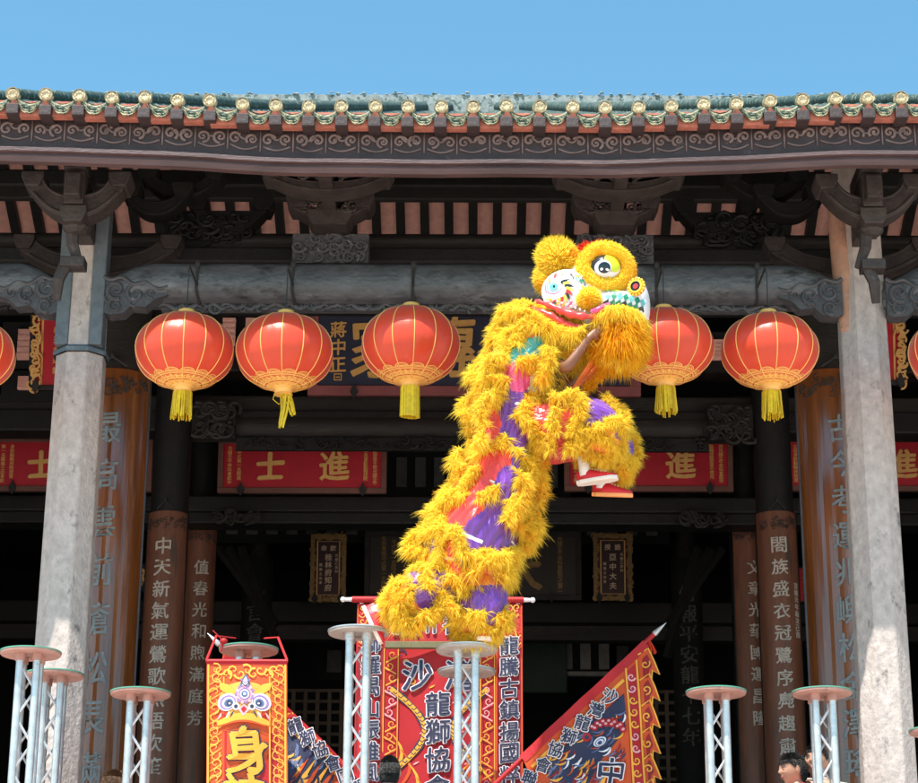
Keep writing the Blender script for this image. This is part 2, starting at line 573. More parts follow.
def scroll2d(cx, cy, r, turns=1.3, a0=0.0, sgn=1, n=18, tail=None):
    pts = []
    for i in range(n + 1):
        t = i / n
        a = a0 + sgn * turns * 2 * math.pi * t
        q = r * (0.12 + 0.88 * t)
        pts.append((cx + q * math.cos(a), cy + q * math.sin(a)))
    if tail: pts += tail
    return pts


def plane_S(o, tilt=0.0):
    """a board facing the viewer, leaning forward by tilt; x right, y up from its lower middle"""
    o = Vector(o)
    up = Vector((0, -math.sin(tilt), math.cos(tilt)))
    nn = Vector((0, -math.cos(tilt), -math.sin(tilt)))
    return lambda x, y, off: o + Vector((x, 0, 0)) + up * y + nn * off


def board_box(mb, S, x0, y0, x1, y1, back, front, mi=0):
    vs = [S(x0, y0, back), S(x1, y0, back), S(x1, y1, back), S(x0, y1, back), S(x0, y0, front), S(x1, y0, front), S(x1, y1, front), S(x0, y1, front)]
    mb.add(vs, [(0, 3, 2, 1), (4, 5, 6, 7), (0, 1, 5, 4), (1, 2, 6, 5), (2, 3, 7, 6), (3, 0, 4, 7)], mi)


# ------------------------------------------------------------------ the setting
TZ = 2.2                                             # top of the terrace
g = MB()
g.box((-400, -400, -0.5), (400, 600, 0.0))
tag(g.build('ground', 'paving'), kind='structure')
g = MB()
g.box((-14, 11.6, 0.004), (14, 60, TZ))
for k in range(12):
    g.box((-4, 11.6 - 0.3 * (12 - k), 0.004), (4, 11.6 - 0.3 * (11 - k) - .003, TZ * (k + 1) / 13))
tag(g.build('terrace', 'paving', bevel=.01), kind='structure')

# ------------------------------------------------------------------ the hall
HALL = thing('ancestral_hall', 'old timber hall with green glazed tile eaves, carved dark beams and octagonal stone columns', 'temple hall', (0, 16, TZ))
EY = 14.5                                            # eave line


def rise(x):
    t = min(1.0, max(0.0, (abs(x) - 0.9) / 2.2))
    return 0.085 * t * t * (3 - 2 * t) + 0.03 * max(0.0, abs(x) - 3.2) + .004 * math.sin(x * 5.3) + .003 * math.sin(x * 12.7)


def zz(py, Y):
    return U(CX, py, Y).z


EZ = zz(107.5, EY)                                   # centre of the tile caps in the middle of the eave
RY, RZ = 19.3, zz(97.5, 19.3) - .10
PITCHR = (RZ - EZ) / (RY - EY)
HW = 7.4
STEP = 0.2405

# roof: tile channels as one undulating sheet, the tube tiles on it
g = MB()
xs = [i * STEP for i in range(-31, 32)]
YN = 26
for x in xs:
    pts, rr = [], []
    for j in range(YN + 1):
        t = j / YN
        y = EY + (RY - .1 - EY) * t
        pts.append((x, y, EZ + rise(x) * (1 - t) + PITCHR * (y - EY)))
        rr.append(0.048 - (0.004 if j % 2 else 0))
    g.tube(pts, rr, 10, 0)
for x in xs[:-1]:                                    # concave channel tiles between the tubes
    rows = []
    for j in range(YN + 1):
        t = j / YN
        y = EY + .004 + (RY - EY) * t
        row = []
        for k in range(7):
            u = k / 6
            xx = x + STEP * u
            row.append((xx, y, EZ - .012 + rise(xx) * (1 - t) + PITCHR * (y - EY) - 0.055 * math.sin(math.pi * u) + (0.008 if j % 2 else 0)))
        rows.append(row)
    for j in range(YN):
        g.strip(rows[j], rows[j + 1], 0)
ROOF = g.build('roof', ['glaze'], HALL, smooth=True)

g = MB()
g.box((-HW, RY - .16, RZ - .34), (HW, RY + .16, RZ + .045))
g.tube([(-HW, RY, RZ + .05), (HW, RY, RZ + .05)], .05, 10)
for i in range(500):
    x = RNG.uniform(-HW, HW)
    r_ = RNG.uniform(.006, .015)
    g.ell((x, RY - .12 + RNG.uniform(-.06, .06), RZ + .04 + RNG.uniform(0, .03)), (r_ * 1.8, r_, r_), 6, 4)
g.build('ridge', 'ridge', ROOF)

# end caps and drip tiles, one object each
g = MB()
prof = [(0.0, 0), (0.018, .001), (0.022, .007), (0.034, .007), (0.037, .001), (0.045, .001), (0.05, .012), (0.05, -.05)]
for i in range(len(prof) - 1):
    n = 20
    b_ = []
    for r_, d in (prof[i], prof[i + 1]):
        b_.append([(max(r_, 1e-4) * math.cos(2 * math.pi * k / n), -d, max(r_, 1e-4) * math.sin(2 * math.pi * k / n)) for k in range(n + 1)])
    g.strip(b_[0], b_[1])
for k in range(8):
    a = k * math.pi / 4
    g.ell((.028 * math.cos(a), -.008, .028 * math.sin(a)), (.006, .004, .006), 6, 4)
cap0 = g.build('tile_cap', 'cap', ROOF, local=True)
g = MB()
top, bot = [], []
n = 16
for k in range(n + 1):
    u = k / n * 2 - 1
    x = u * (STEP / 2 - .012)
    top.append((x, 0, -0.058 * math.cos(u * math.pi / 2)))
    bot.append((x, -.012, -0.03 - 0.098 * (1 - abs(u) ** 1.7) - .012 * abs(math.sin(u * 5.2))))
tb = [(a, b + .02, c) for a, b, c in top]
bb = [(a, b + .02, c) for a, b, c in bot]
g.strip(top, bot); g.strip(bb, tb); g.strip(tb, top); g.strip(bot, bb)
for q in (0.3, .72):                                 # raised rim lines of the moulded pattern
    g.tube([(a[0], -.012, a[2] + (b[2] - a[2]) * q) for a, b in zip(top, bot)][2:-2], .005, 5)
for s in (-1, 1):
    g.tube([(s * .035 + .022 * math.cos(a * .5) * s * (a / 14), -.014, -.078 + .022 * math.sin(a * .5) * (a / 14)) for a in range(15)], .004, 5)
drip0 = g.build('drip_tile', 'drip', ROOF, local=True)
rl = root_of(ROOF)
CAPX = [x for x in xs if abs(x) < 4.9]
first = True
for x in CAPX:
    p = Vector((x + RNG.uniform(-.006, .006), EY - .012, EZ + rise(x) + RNG.uniform(-.006, .006))) - rl
    if first: cap0.location = p
    else:
        c = cap0.copy(); COL.objects.link(c); c.location = p
        c.rotation_euler = (RNG.uniform(-.12, .08), RNG.uniform(-3, 3), RNG.uniform(-.1, .1))
    xm = x + STEP / 2
    p = Vector((xm, EY + .004, EZ - .012 + rise(xm) + RNG.uniform(-.004, .004))) - rl
    if first: drip0.location = p
    else:
        c = drip0.copy(); COL.objects.link(c); c.location = p
        c.rotation_euler = (RNG.uniform(-.1, .1), RNG.uniform(-.05, .05) - math.atan((rise(xm + .1) - rise(xm - .1)) / .2), 0)
    first = False

# orange mortar under the tiles, flush rafter feet darkened to carry the cap shadows
g = MB()
for i, x in enumerate(xs[:-1]):
    a, b = x, x + STEP
    za, zb = EZ + rise(a), EZ + rise(b)
    g.box((a + .001, EY + .034, min(za, zb) - .15), (b - .001, EY + .1, min(za, zb) - .03))
for x in xs:                                          # pedestal of mortar under every cap
    z = EZ + rise(x)
    g.prism([(x - .022, z - .045), (x + .022, z - .045), (x + .045, z - .1), (x - .045, z - .1)], EY - .004, EY + .033)
g.build('eave_mortar', 'mortar', HALL)
MORT = bpy.data.objects['eave_mortar']
raf = MB()
raf.box((-.046, -.022, -.165), (.046, .2, -.085))
ft0 = raf.build('shaded_rafter_foot', 'fascia_dark', MORT, local=True, bevel=.006)
mr = root_of(MORT)
for i, x in enumerate(CAPX):
    o = ft0 if i == 0 else ft0.copy()
    if i: COL.objects.link(o)
    o.location = Vector((x, EY, EZ + rise(x))) - mr


def swept(profile, x0, x1, n, base, mi=0, mb=None):
    """a moulding along the eave: profile of (y, dz), following the eave's rise"""
    mb = mb or MB()
    prev = None
    for i in range(n + 1):
        x = x0 + (x1 - x0) * i / n
        ring = [(x, y, base + dz + rise(x)) for y, dz in profile]
        ring.append(ring[0])
        if prev: mb.strip(prev, ring, mi)
        prev = ring
    return mb


M['carved_plum'] = mat('worn_plum_carving', (0.20, 0.135, 0.125), 0.6, 0.35, 9, col2=(.33, .26, .24), f2=.6)
F_T, F_B = zz(124, EY + .16), zz(160, EY + .16)
g = swept([(EY + .16, F_T - F_B), (EY + .16, 0), (EY + .28, 0), (EY + .28, F_T - F_B)], -HW, HW, 60, F_B)
fas = g.build('fascia', 'fascia_dark', HALL)
g = MB()                                             # carved scrolls along the fascia
hh = F_T - F_B
S_f = lambda x, y, o: Vector((x, EY + .16 - o, F_B + y + rise(x)))
d_ = Draw(g, S_f)
for i in range(-16, 17):
    x = i * STEP * 1.0
    for s in (-1, 1):
        cx = x + s * .062
        pts = scroll2d(cx + RNG.uniform(-.006, .006), hh * (.50 + RNG.uniform(-.03, .03)), .052 * RNG.uniform(.85, 1.1), 1.35 + RNG.uniform(-.2, .2), rad(90 + RNG.uniform(-25, 25)), s, 16)
        g.tube([S_f(a, b, .006) for a, b in pts], [.008 + .006 * q / 16 for q in range(17)], 5)
        g.ell(S_f(cx, hh * .5, .004), (.014, .012, .014), 6, 4)
    pts = [(x - .1 + .2 * k / 10, hh * .30 - .03 * math.cos(math.pi * (k / 10 * 2 - 1) / 2)) for k in range(11)]
    g.tube([S_f(a, b, .004) for a, b in pts], .009, 5)
    pts = [(x - .05 + .1 * k / 8, hh * .62 - .04 * math.sin(math.pi * k / 8)) for k in range(9)]
    g.tube([S_f(a, b, .004) for a, b in pts], .009, 5)
    g.tube([S_f(x + .12, hh * .15, .004), S_f(x + .12, hh * .85, .004)], .007, 5)
g.build('carving', 'carved_plum', fas, smooth=True)

P_T, P_B = zz(160, EY + .04), zz(173, EY + .04)
ph = P_T - P_B
g = swept([(EY + .06, 0), (EY + .04, ph * .35), (EY + .05, ph * .62), (EY + .02, ph * .66), (EY + .02, ph * .95), (EY + .05, ph), (EY + .155, ph), (EY + .3, ph * .8), (EY + .3, .13), (EY + .12, 0)], -HW, HW, 60, P_B)
g.build('eave_purlin', 'fascia', HALL)
# boarded underside of the front slope
g = MB()
zs = lambda y: EZ - .2 + PITCHR * (y - EY)
g.add([(-HW, EY + .3, zs(EY + .3)), (HW, EY + .3, zs(EY + .3)), (HW, RY, zs(RY)), (-HW, RY, zs(RY))], [(0, 1, 2, 3)])
g.add([(-HW, EY + .3, zs(EY + .3) + .04), (HW, EY + .3, zs(EY + .3) + .04), (HW, RY, zs(RY) + .04), (-HW, RY, zs(RY) + .04)], [(0, 1, 2, 3)])
g.build('porch_soffit', 'dark', HALL)

# beams across the bays: (name, Y, py top, py bottom, half width, material)
def beam(name, Y, pt, pb, m, depth=.22, hw=HW, round_=False, x0=None, x1=None):
    z0, z1 = zz(pb, Y), zz(pt, Y)
    x0 = -hw if x0 is None else x0
    x1 = hw if x1 is None else x1
    g = MB()
    if round_:
        h = (z1 - z0)
        pts = [(x0, Y + depth / 2, (z0 + z1) / 2), ((x0 + x1) / 2, Y + depth / 2, (z0 + z1) / 2), (x1, Y + depth / 2, (z0 + z1) / 2)]
        g.tube(pts, h / 2, 18)
        return g.build(name, m, HALL, smooth='auto')
    g.box((x0, Y, z0), (x1, Y + depth, z1))
    return g.build(name, m, HALL, bevel=.02)


beam('cross_beam', 17.0, 170, 187, 'dark', .25)
beam('cross_beam', 17.3, 178, 196, 'dark', .25, round_=True)
beam('cross_beam', 16.6, 230, 244, 'beam', .2, round_=True)
beam('cross_beam', 16.45, 247, 263, 'dark', .2)

# back slope of the roof, seen from below: terracotta sheets in lapped rows between dark rafters
g = MB()
ly0, lz0, sl = 19.3, 10.78, .45
rows = 22
for r_ in range(rows):
    y0 = ly0 + r_ * .085
    y1 = y0 + .085
    z0 = lz0 - sl * (y0 - ly0)
    z1 = lz0 - sl * (y1 - ly0)
    g.add([(-HW, y0, z0), (HW, y0, z0), (HW, y1, z1 - .016), (-HW, y1, z1 - .016)], [(0, 1, 2, 3)])
    g.add([(-HW, y1, z1 - .016), (HW, y1, z1 - .016), (HW, y1, z1), (-HW, y1, z1)], [(0, 1, 2, 3)])
LIN = g.build('roof_lining', 'terracotta', HALL)
g = MB()
ye = ly0 + rows * .085
g.box((-.045, 0, -.1), (.045, ye - ly0 - .1, -.02), rot=None)
rf0 = g.build('rafter', 'dark', LIN, local=True)
lr = root_of(LIN)
for k in range(-29, 30):
    o = rf0 if k == -29 else rf0.copy()
    if o is not rf0: COL.objects.link(o)
    o.location = Vector((k * .245, ly0 + .05, lz0 - .03)) - lr
    o.rotation_euler = (-math.atan(sl), 0, 0)
zb = lz0 - sl * (ye - ly0)
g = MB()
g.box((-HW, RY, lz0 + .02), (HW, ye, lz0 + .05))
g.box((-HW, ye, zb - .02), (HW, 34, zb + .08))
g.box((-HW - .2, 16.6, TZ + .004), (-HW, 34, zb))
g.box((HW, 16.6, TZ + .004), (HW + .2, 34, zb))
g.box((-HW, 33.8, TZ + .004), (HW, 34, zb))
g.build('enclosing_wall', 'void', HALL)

# stone columns of the front row
def octa(c, w, f=.42):
    """eight-sided outline with wide front and chamfered corners"""
    h = w / 2
    k = h * f
    return [(-k, -h), (k, -h), (h, -k), (h, k), (k, h), (-k, h), (-h, k), (-h, -k)]


def octo_column(mb, x, y, z0, z1, w0, w1, mi=0, n=1):
    prev = None
    for i in range(n + 1):
        t = i / n
        w = w0 + (w1 - w0) * t
        z = z0 + (z1 - z0) * t
        ring = [(x + a, y + b, z) for a, b in octa(0, w)]
        ring.append(ring[0])
        if prev: mb.strip(prev, ring, mi)
        prev = ring
    mb.add(prev[:-1], [tuple(range(8))], mi)


BAYX = 3.03
ctop = zz(205, 16)
zc = zz(352, 15.8)
for s, kind in ((-1, 'collar'), (1, 'plain')):
    for X in (BAYX, BAYX + 3.9):
        x = s * X
        g = MB()
        octo_column(g, x, 16, TZ + .45, zc, .395, .365)
        octo_column(g, x, 16, TZ + .01, TZ + .449, .62, .54)
        if kind == 'collar':
            octo_column(g, x, 16, zc + .06, ctop, .35, .33)
        else:
            octo_column(g, x, 16, zc, ctop + .3, .362, .345)
        col = g.build('stone_column', 'granite', HALL, bevel=.012)
        if kind == 'collar':
            g = MB()
            octo_column(g, x, 16, zc, zc + .035, .41, .41)
            octo_column(g, x, 16, zc + .035, zc + .06, .41, .36)
            for ss in (-1, 1):                         # blue painted cheeks either side of the bare front face
                for (xa, xb) in (((.078, .182),) if ss > 0 else ((-.182, -.078),)):
                    g.box((x + xa, 15.815, zc + .06), (x + xb, 16.0, ctop - .1))
            g.build('column_collar', 'granite_blue', col, bevel=.012)
        else:
            g = MB()
            g.tube([(x - .13, 15.93, zz(335, 16)), (x - .135, 15.93, zz(280, 16)), (x - .15, 15.93, zz(240, 16)), (x - .14, 15.94, zz(212, 16)), (x - .12, 15.96, zz(198, 16))], [.06, .09, .085, .09, .05], 10)  # ochre length along one side of the upper shaft
            g.build('ochre_shaft', 'ochre_stone', col, bevel=.03)

# moon-shaped stone lintels between them
LZ1, LZ0 = zz(262, 15.85), zz(297, 15.8)
def lintel(x0, x1):
    g = MB()
    h = LZ1 - LZ0
    N = 44
    prev = None
    for i in range(N + 1):
        t = i / N
        x = x0 + (x1 - x0) * t
        e = min(x - x0, x1 - x)
        k = min(1.0, e / .34)
        dz = -.13 * (1 - k) ** 1.6                     # the ends dive into the columns
        sc = .62 + .38 * k ** .6
        ring = []
        for j in range(16):
            a = 2 * math.pi * j / 16
            ca, sa = math.cos(a), math.sin(a)
            yy = .2 * sc * math.copysign(abs(ca) ** .6, ca)
            zv = h / 2 * sc * math.copysign(abs(sa) ** .6, sa)
            ring.append((x, 16 + yy, (LZ0 + LZ1) / 2 + dz + zv))
        ring.append(ring[0])
        if prev: g.strip(prev, ring)
        prev = ring
    return g.build('stone_lintel', 'lintel', HALL, smooth=True)


for x0, x1 in ((-BAYX + .15, BAYX - .15), (-BAYX - 3.75, -BAYX - .15), (BAYX + .15, BAYX + 3.75)):
    lintel(x0, x1)


def relief(mb, x0, x1, z0, z1, y, r, n, seed, mi=0):
    """carved foliage: interlaced scrolls in relief on a face looking towards -Y"""
    rg = random.Random(seed)
    for k in range(n):
        cx, cz = rg.uniform(x0 + r * .6, x1 - r * .6), rg.uniform(z0 + r * .6, z1 - r * .6)
        s = rg.choice((-1, 1))
        rr = r * rg.uniform(.6, 1.15)
        pts = scroll2d(cx, cz, rr, rg.uniform(.7, 1.3), rg.uniform(0, 6.28), s, 14)
        m_ = len(pts)
        yy = y - rg.uniform(0, r * .35)
        mb.tube([(min(max(a, x0), x1), yy - .01 * i / m_, min(max(b, z0), z1)) for i, (a, b) in enumerate(pts)], [rr * .12 + rr * .13 * i / m_ for i in range(m_)], 6, mi)
    for k in range(n // 2):
        mb.ell((rg.uniform(x0 + r * .4, x1 - r * .4), y - r * .2, rg.uniform(z0 + r * .4, z1 - r * .4)), (r * .4, r * .25, r * .22), 8, 5, mi)


# carved brackets at the lintel ends, dark fretted fringe under the lintel
def spandrel(x, s):
    g = MB()
    zt = LZ0 + .12
    poly = [(0, .06), (.12, .03), (.3, -.02), (.46, -.05), (.5, -.1), (.4, -.13), (.33, -.2), (.22, -.19), (.16, -.25), (.05, -.26), (0, -.24)]
    pts = [(x + s * a, zt + b) for a, b in poly]
    g.prism(pts, 15.83, 15.98)
    for (cx, cz, r, sg) in ((.1, -.06, .085, 1), (.25, -.09, .075, -1), (.1, -.19, .06, -1), (.37, -.085, .045, 1), (.24, -.16, .04, 1), (.045, -.13, .04, 1)):
        p2 = scroll2d(x + s * cx, zt + cz, r, 1.25, rad(200), sg * s, 18)
        m_ = len(p2)
        g.tube([(a, 15.822, b) for a, b in p2], [r * .1 + r * .16 * i / m_ for i in range(m_)], 7)
    p2 = [(x + s * (.0 + .5 * k / 14), zt + .05 - .1 * (k / 14) - .02 * math.sin(k * 1.2)) for k in range(15)]
    g.tube([(a, 15.82, b) for a, b in p2], .018, 6)
    g.build('carved_bracket', 'carved', HALL, smooth='auto')


for x, s in ((-BAYX + .17, 1), (BAYX - .17, -1), (-BAYX - .17, -1), (BAYX + .17, 1)):
    spandrel(x, s)
for x0, x1, sd in ((-BAYX + .6, BAYX - .6, 3), (-BAYX - 3.4, -BAYX - .6, 4), (BAYX + .6, BAYX + 3.4, 5)):
    g = MB()
    za, zb2 = zz(313, 15.95), zz(299, 15.95)
    g.box((x0, 15.99, za + .03), (x1, 16.05, zb2 + .03))
    n = int((x1 - x0) / .16)
    rg = random.Random(sd)
    for k in range(n):
        cx = x0 + (k + .5) * (x1 - x0) / n
        pts = [(cx - .1 + .2 * i / 8, 15.975, (za + zb2) / 2 + .018 * math.sin(i * .9 + k * 2.1) + rg.uniform(-.008, .008)) for i in range(9)]
        g.tube(pts, [.012 + .01 * math.sin(i * .39) for i in range(9)], 6)
    relief(g, x0, x1, za, zb2, 15.985, .05, n, sd + 40)
    g.build('fretted_fringe', 'carved' if sd == 3 else 'dark', HALL, smooth='auto')


# bracket sets under the eave
def crescent(mb, cx, y0, y1, zb, half, hgt, thick, mi=0, blk=.085):
    N = 18
    lo, hi = [], []
    for k in range(N + 1):
        u = k / N * 2 - 1
        lo.append((cx + u * half, zb + hgt * abs(u) ** 2.2))
        hi.append((cx + u * (half - thick * .35 * abs(u)), zb + thick + (hgt - thick * .1) * abs(u) ** 2.6 * .82 + thick * .25 * abs(u) ** 8))
    hi[0] = (lo[0][0] + .0, lo[0][1] + thick * .35)
    hi[-1] = (lo[-1][0], lo[-1][1] + thick * .35)
    mb.prism(lo + hi[::-1], y0, y1, mi)
    mb.tube([(a, y0 - .004, b + thick * .12) for a, b in lo[1:-1]], thick * .09, 5, mi)
    mb.tube([(a, y0 - .004, b - thick * .12) for a, b in hi[1:-1]], thick * .07, 5, mi)
    for s in (-1, 1):                                  # bearing blocks on the ends
        x = cx + s * (half - .03)
        z = zb + hgt + thick * .18
        mb.prism([(x - blk * .62, z - .02), (x + blk * .62, z - .02), (x + blk, z + .055), (x + blk, z + .1), (x - blk, z + .1), (x - blk, z + .055)], y0 - .03, y1 + .03, mi)


def mid_bracket(cx):
    Y = 15.9
    za = zz(231, Y)
    g = MB()
    g.prism([(cx - .13, za - .005), (cx + .13, za - .005), (cx + .17, za + .07), (cx + .17, za + .12), (cx - .17, za + .12), (cx - .17, za + .07)], Y - .14, Y + .14)
    crescent(g, cx, Y - .1, Y + .1, za + .05, .29, .10, .10)
    g.prism([(cx - .07, za + .2), (cx + .07, za + .2), (cx + .1, za + .27), (cx + .1, za + .32), (cx - .1, za + .32), (cx - .1, za + .27)], Y - .24, Y + .13)
    Y2 = Y - .45
    zb_ = zz(197, Y2)
    crescent(g, cx, Y2 - .1, Y2 + .1, zb_, .455, .12, .085)
    g.prism([(cx - .07, zb_ + .13), (cx + .07, zb_ + .13), (cx + .11, zb_ + .2), (cx + .11, zb_ + .27), (cx - .11, zb_ + .27), (cx - .11, zb_ + .2)], Y2 - .13, Y2 + .1)
    for s in (-1, 1):                                  # carved foliage between the arms
        g.prism([(cx + s * .1, zb_ + .12), (cx + s * .3, zb_ + .15), (cx + s * .33, zb_ + .22), (cx + s * .22, zb_ + .25), (cx + s * .12, zb_ + .2)], Y2 - .06, Y2 + .06)
    relief(g, cx - .28, cx + .28, zb_ + .08, zb_ + .26, Y2 - .11, .06, 26, int(cx * 50))
    relief(g, cx - .24, cx + .24, za + .1, za + .26, Y - .11, .05, 22, int(cx * 70))
    # arm that carries the purlin forward
    g.prism([(cx - .05, zb_ + .02), (cx + .05, zb_ + .02), (cx + .05, zb_ + .2), (cx - .05, zb_ + .2)], EY + .4, Y)
    o = g.build('bracket_set', 'bracket', HALL, bevel=.012)
    # carved block it sits on
    zc0, zc1 = zz(262, 15.95), zz(233, 15.95)
    g = MB()
    g.box((cx - .3, 15.98, zc0), (cx + .3, 16.2, zc1))
    relief(g, cx - .3, cx + .3, zc0, zc1, 15.975, .055, 46, int(cx * 90) + 3)
    g.build('carved_block', 'carved', o, smooth='auto')


XB1 = U(328, 200, 15.9).x
mid_bracket(XB1)
mid_bracket(U(612, 200, 15.9).x)


def column_bracket(x, s):
    Y = 15.35
    za = zz(224, Y)
    g = MB()
    crescent(g, x, Y - .09, Y + .09, za, .36, .24, .2)
    g.prism([(x - .07, za - .05), (x + .07, za - .05), (x + .1, za + .02), (x + .1, za + .08), (x - .1, za + .08), (x - .1, za + .02)], Y - .16, Y + .16)
    # central post and dragon-head block reaching to the purlin
    g.box((x - .075, Y - .16, za + .09), (x + .075, Y + .3, za + .36))
    g.box((x - .06, Y - .26, za + .12), (x + .06, Y - .16, za + .3))
    g.box((x - .085, Y - .2, za + .365), (x + .085, Y + .3, za + .47))
    # slanted tongue that hangs in front of the column
    zt = za - .03
    for k in range(2):
        p0 = Vector((x - .03 - .02 * k, Y + .02, zt - .28 * k))
        p1 = p0 + Vector((.07 * (1 if k == 0 else -1) * s * -1, .05, -.3))
        g.tube([p0, (p0 + p1) / 2 + Vector((0.02 * s, -.03, 0)), p1], [.055, .05, .035], 6, flat=.8)
    g.box((x - .09, Y - .05, zt - .34), (x + .09, Y + .1, zt - .26))
    g.ell((x, Y, zt - .01), (.1, .1, .06), 10, 6)
    g.prism([(x - .06, za + .02), (x + .06, za + .02), (x + .06, za + .2), (x - .06, za + .2)], Y + .1, 16.1)
    # a second pair of arms deeper under the eave
    crescent(g, x + s * -.0, 16.3, 16.48, za - .05, .62, .22, .18)
    g.build('bracket_set', 'bracket', HALL, bevel=.014)


for s in (-1, 1):
    column_bracket(s * BAYX * .995, s)
    column_bracket(s * (BAYX + 3.9), s)

# half brackets that spring from the sides of the columns into the bay
for s in (-1, 1):
    g = MB()
    x = s * (BAYX - .48)
    z = zz(208, 16.3)
    crescent(g, x, 16.2, 16.36, z - .12, .24, .16, .13)
    crescent(g, x - s * .18, 16.3, 16.46, z + .08, .3, .16, .13)
    crescent(g, x - s * .55, 16.6, 16.76, z - .1, .3, .2, .12)
    relief(g, min(x - s * .75, x), max(x - s * .75, x), z - .2, z + .12, 16.62, .085, 26, 33 + s)
    g.prism([(x - s * .0, z - .28), (x - s * .35, z - .2), (x - s * .75, z - .02), (x - s * .8, z + .12), (x, z + .12)], 16.64, 16.75)
    g.build('side_bracket', 'dark', HALL, bevel=.012)

# timber columns
def timber_column(x, y, r, zt, m='dark'):
    g = MB()
    g.lathe([(r, TZ + .2), (r, zt)], (x, y, 0), 24)
    g.lathe([(r + .1, TZ + .006), (r + .12, TZ + .1), (r + .04, TZ + .2)], (x, y, 0), 20)
    return g.build('timber_column', m, HALL, smooth='auto')


BX = U(133, 600, 17.5).x + -.22 + .0
XB = 3.0
XC, XD, XE = 3.03, 3.02, 3.0
ROWB, ROWC, ROWD, ROWE = 17.5, 21.2, 23.6, 27.5
for s in (-1, 1):
    timber_column(s * XB, ROWB, .265, zz(300, ROWB), 'beam')
    timber_column(s * XC, ROWC, .19, zz(330, ROWC))
    timber_column(s * XD, ROWD, .17, zz(400, ROWD))
    timber_column(s * (XE - .25), ROWE, .17, zz(480, ROWE))
    timber_column(s * (XB + 3.9), ROWB, .265, zz(300, ROWB), 'beam')

# beams deeper inside
beam('cross_beam', ROWB, 285, 305, 'dark', .3)
beam('cross_beam', ROWC + .1, 396, 412, 'beam', .3, round_=False)
beam('cross_beam', ROWC, 410, 437, 'beam', .34, round_=True, x0=-2.9, x1=2.9)
beam('cross_beam', ROWC + .05, 410, 432, 'dark', .3)
beam('cross_beam', ROWC + .3, 345, 372, 'dark', .3)
beam('cross_beam', 22.9, 492, 512, 'beam', .36, round_=True, x0=-2.9, x1=2.9)
beam('cross_beam', 22.95, 496, 512, 'dark', .3)
beam('cross_beam', 22.98, 512, 524, 'dark', .3)
beam('cross_beam', 24.5, 440, 462, 'dark', .3)
beam('cross_beam', ROWE, 601, 622, 'dark', .3)
beam('cross_beam', ROWE + .2, 622, 640, 'beam', .2)
beam('cross_beam', ROWE - .1, 524, 528, 'dark', .2)
# carved foliage where the inner beam meets its columns
for s in (-1, 1):
    g = MB()
    relief(g, min(s * 2.35, s * 2.85), max(s * 2.35, s * 2.85), zz(445, ROWC), zz(405, ROWC), ROWC - .06, .1, 26, 60 + s)
    g.box((min(s * 2.4, s * 2.85), ROWC - .04, zz(440, ROWC)), (max(s * 2.4, s * 2.85), ROWC + .1, zz(405, ROWC)))
    g.build('beam_end_carving', 'beam', HALL, smooth='auto')
    g = MB()
    relief(g, min(s * 2.2, s * 2.8), max(s * 2.2, s * 2.8), zz(528, 22.9), zz(512, 22.9), 22.85, .08, 20, 80 + s)
    g.build('beam_end_carving', 'beam', HALL, smooth='auto')
g = MB()
g.box((-2.4, ROWC + .06, zz(449, ROWC)), (2.4, ROWC + .1, zz(436, ROWC)))
relief(g, -2.4, 2.4, zz(449, ROWC), zz(436, ROWC), ROWC + .05, .055, 80, 90)
g.build('fretted_fringe', 'dark', HALL, smooth='auto')

# pale rafter slits high at the back: tile rows with brightness put into the colour, between black rafters
def slits(Y, px0, px1, pt, pb, n, m='ridge', lean=.25):
    g = MB()
    a, b = U(px0, pt, Y), U(px1, pb, Y)
    w = (b.x - a.x) / n
    for k in range(n):
        x0 = a.x + k * w + w * .22
        x1 = a.x + (k + 1) * w - w * .22
        nrow = 5
        for j in range(nrow):
            z0 = b.z + (a.z - b.z) * j / nrow
            z1 = b.z + (a.z - b.z) * (j + 1) / nrow - .006
            g.add([(x0, Y + .02, z0), (x1, Y + .02, z0), (x1, Y - .0, z1), (x0, Y - .0, z1)], [(0, 1, 2, 3)])
            g.add([(x0, Y + .05, z0), (x1, Y + .05, z0), (x1, Y + .05, z1), (x0, Y + .05, z1)], [(0, 1, 2, 3)])
    g.box((a.x - .1, Y + .08, b.z - .1), (b.x + .1, Y + .12, a.z + .1), 1)
    return g.build('tile_slits', [m, 'void'], HALL)


M['slit'] = mat('pale_grey_tile', (0.30, 0.29, 0.27), 0.8, 0.25, 10)
M['slit_dim'] = mat('dim_grey_tile', (0.10, 0.10, 0.095), 0.8, 0.3, 10)  # darker copy of the grey tile, dimness put into the colour
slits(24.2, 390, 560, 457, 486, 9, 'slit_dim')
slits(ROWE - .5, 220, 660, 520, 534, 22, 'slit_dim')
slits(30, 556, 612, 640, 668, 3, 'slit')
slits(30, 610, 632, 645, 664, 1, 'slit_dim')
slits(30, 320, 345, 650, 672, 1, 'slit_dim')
slits(20.5, 8, 40, 330, 360, 1, 'terracotta')
slits(20.5, 8, 40, 377, 390, 1, 'terracotta')
slits(20.5, 215, 260, 318, 345, 2, 'terracotta')
slits(20.5, 690, 730, 338, 358, 1, 'terracotta')
M['lattice'] = mat('dim_lattice_timber', (0.16, 0.11, 0.08), 0.7, 0.3, 6)
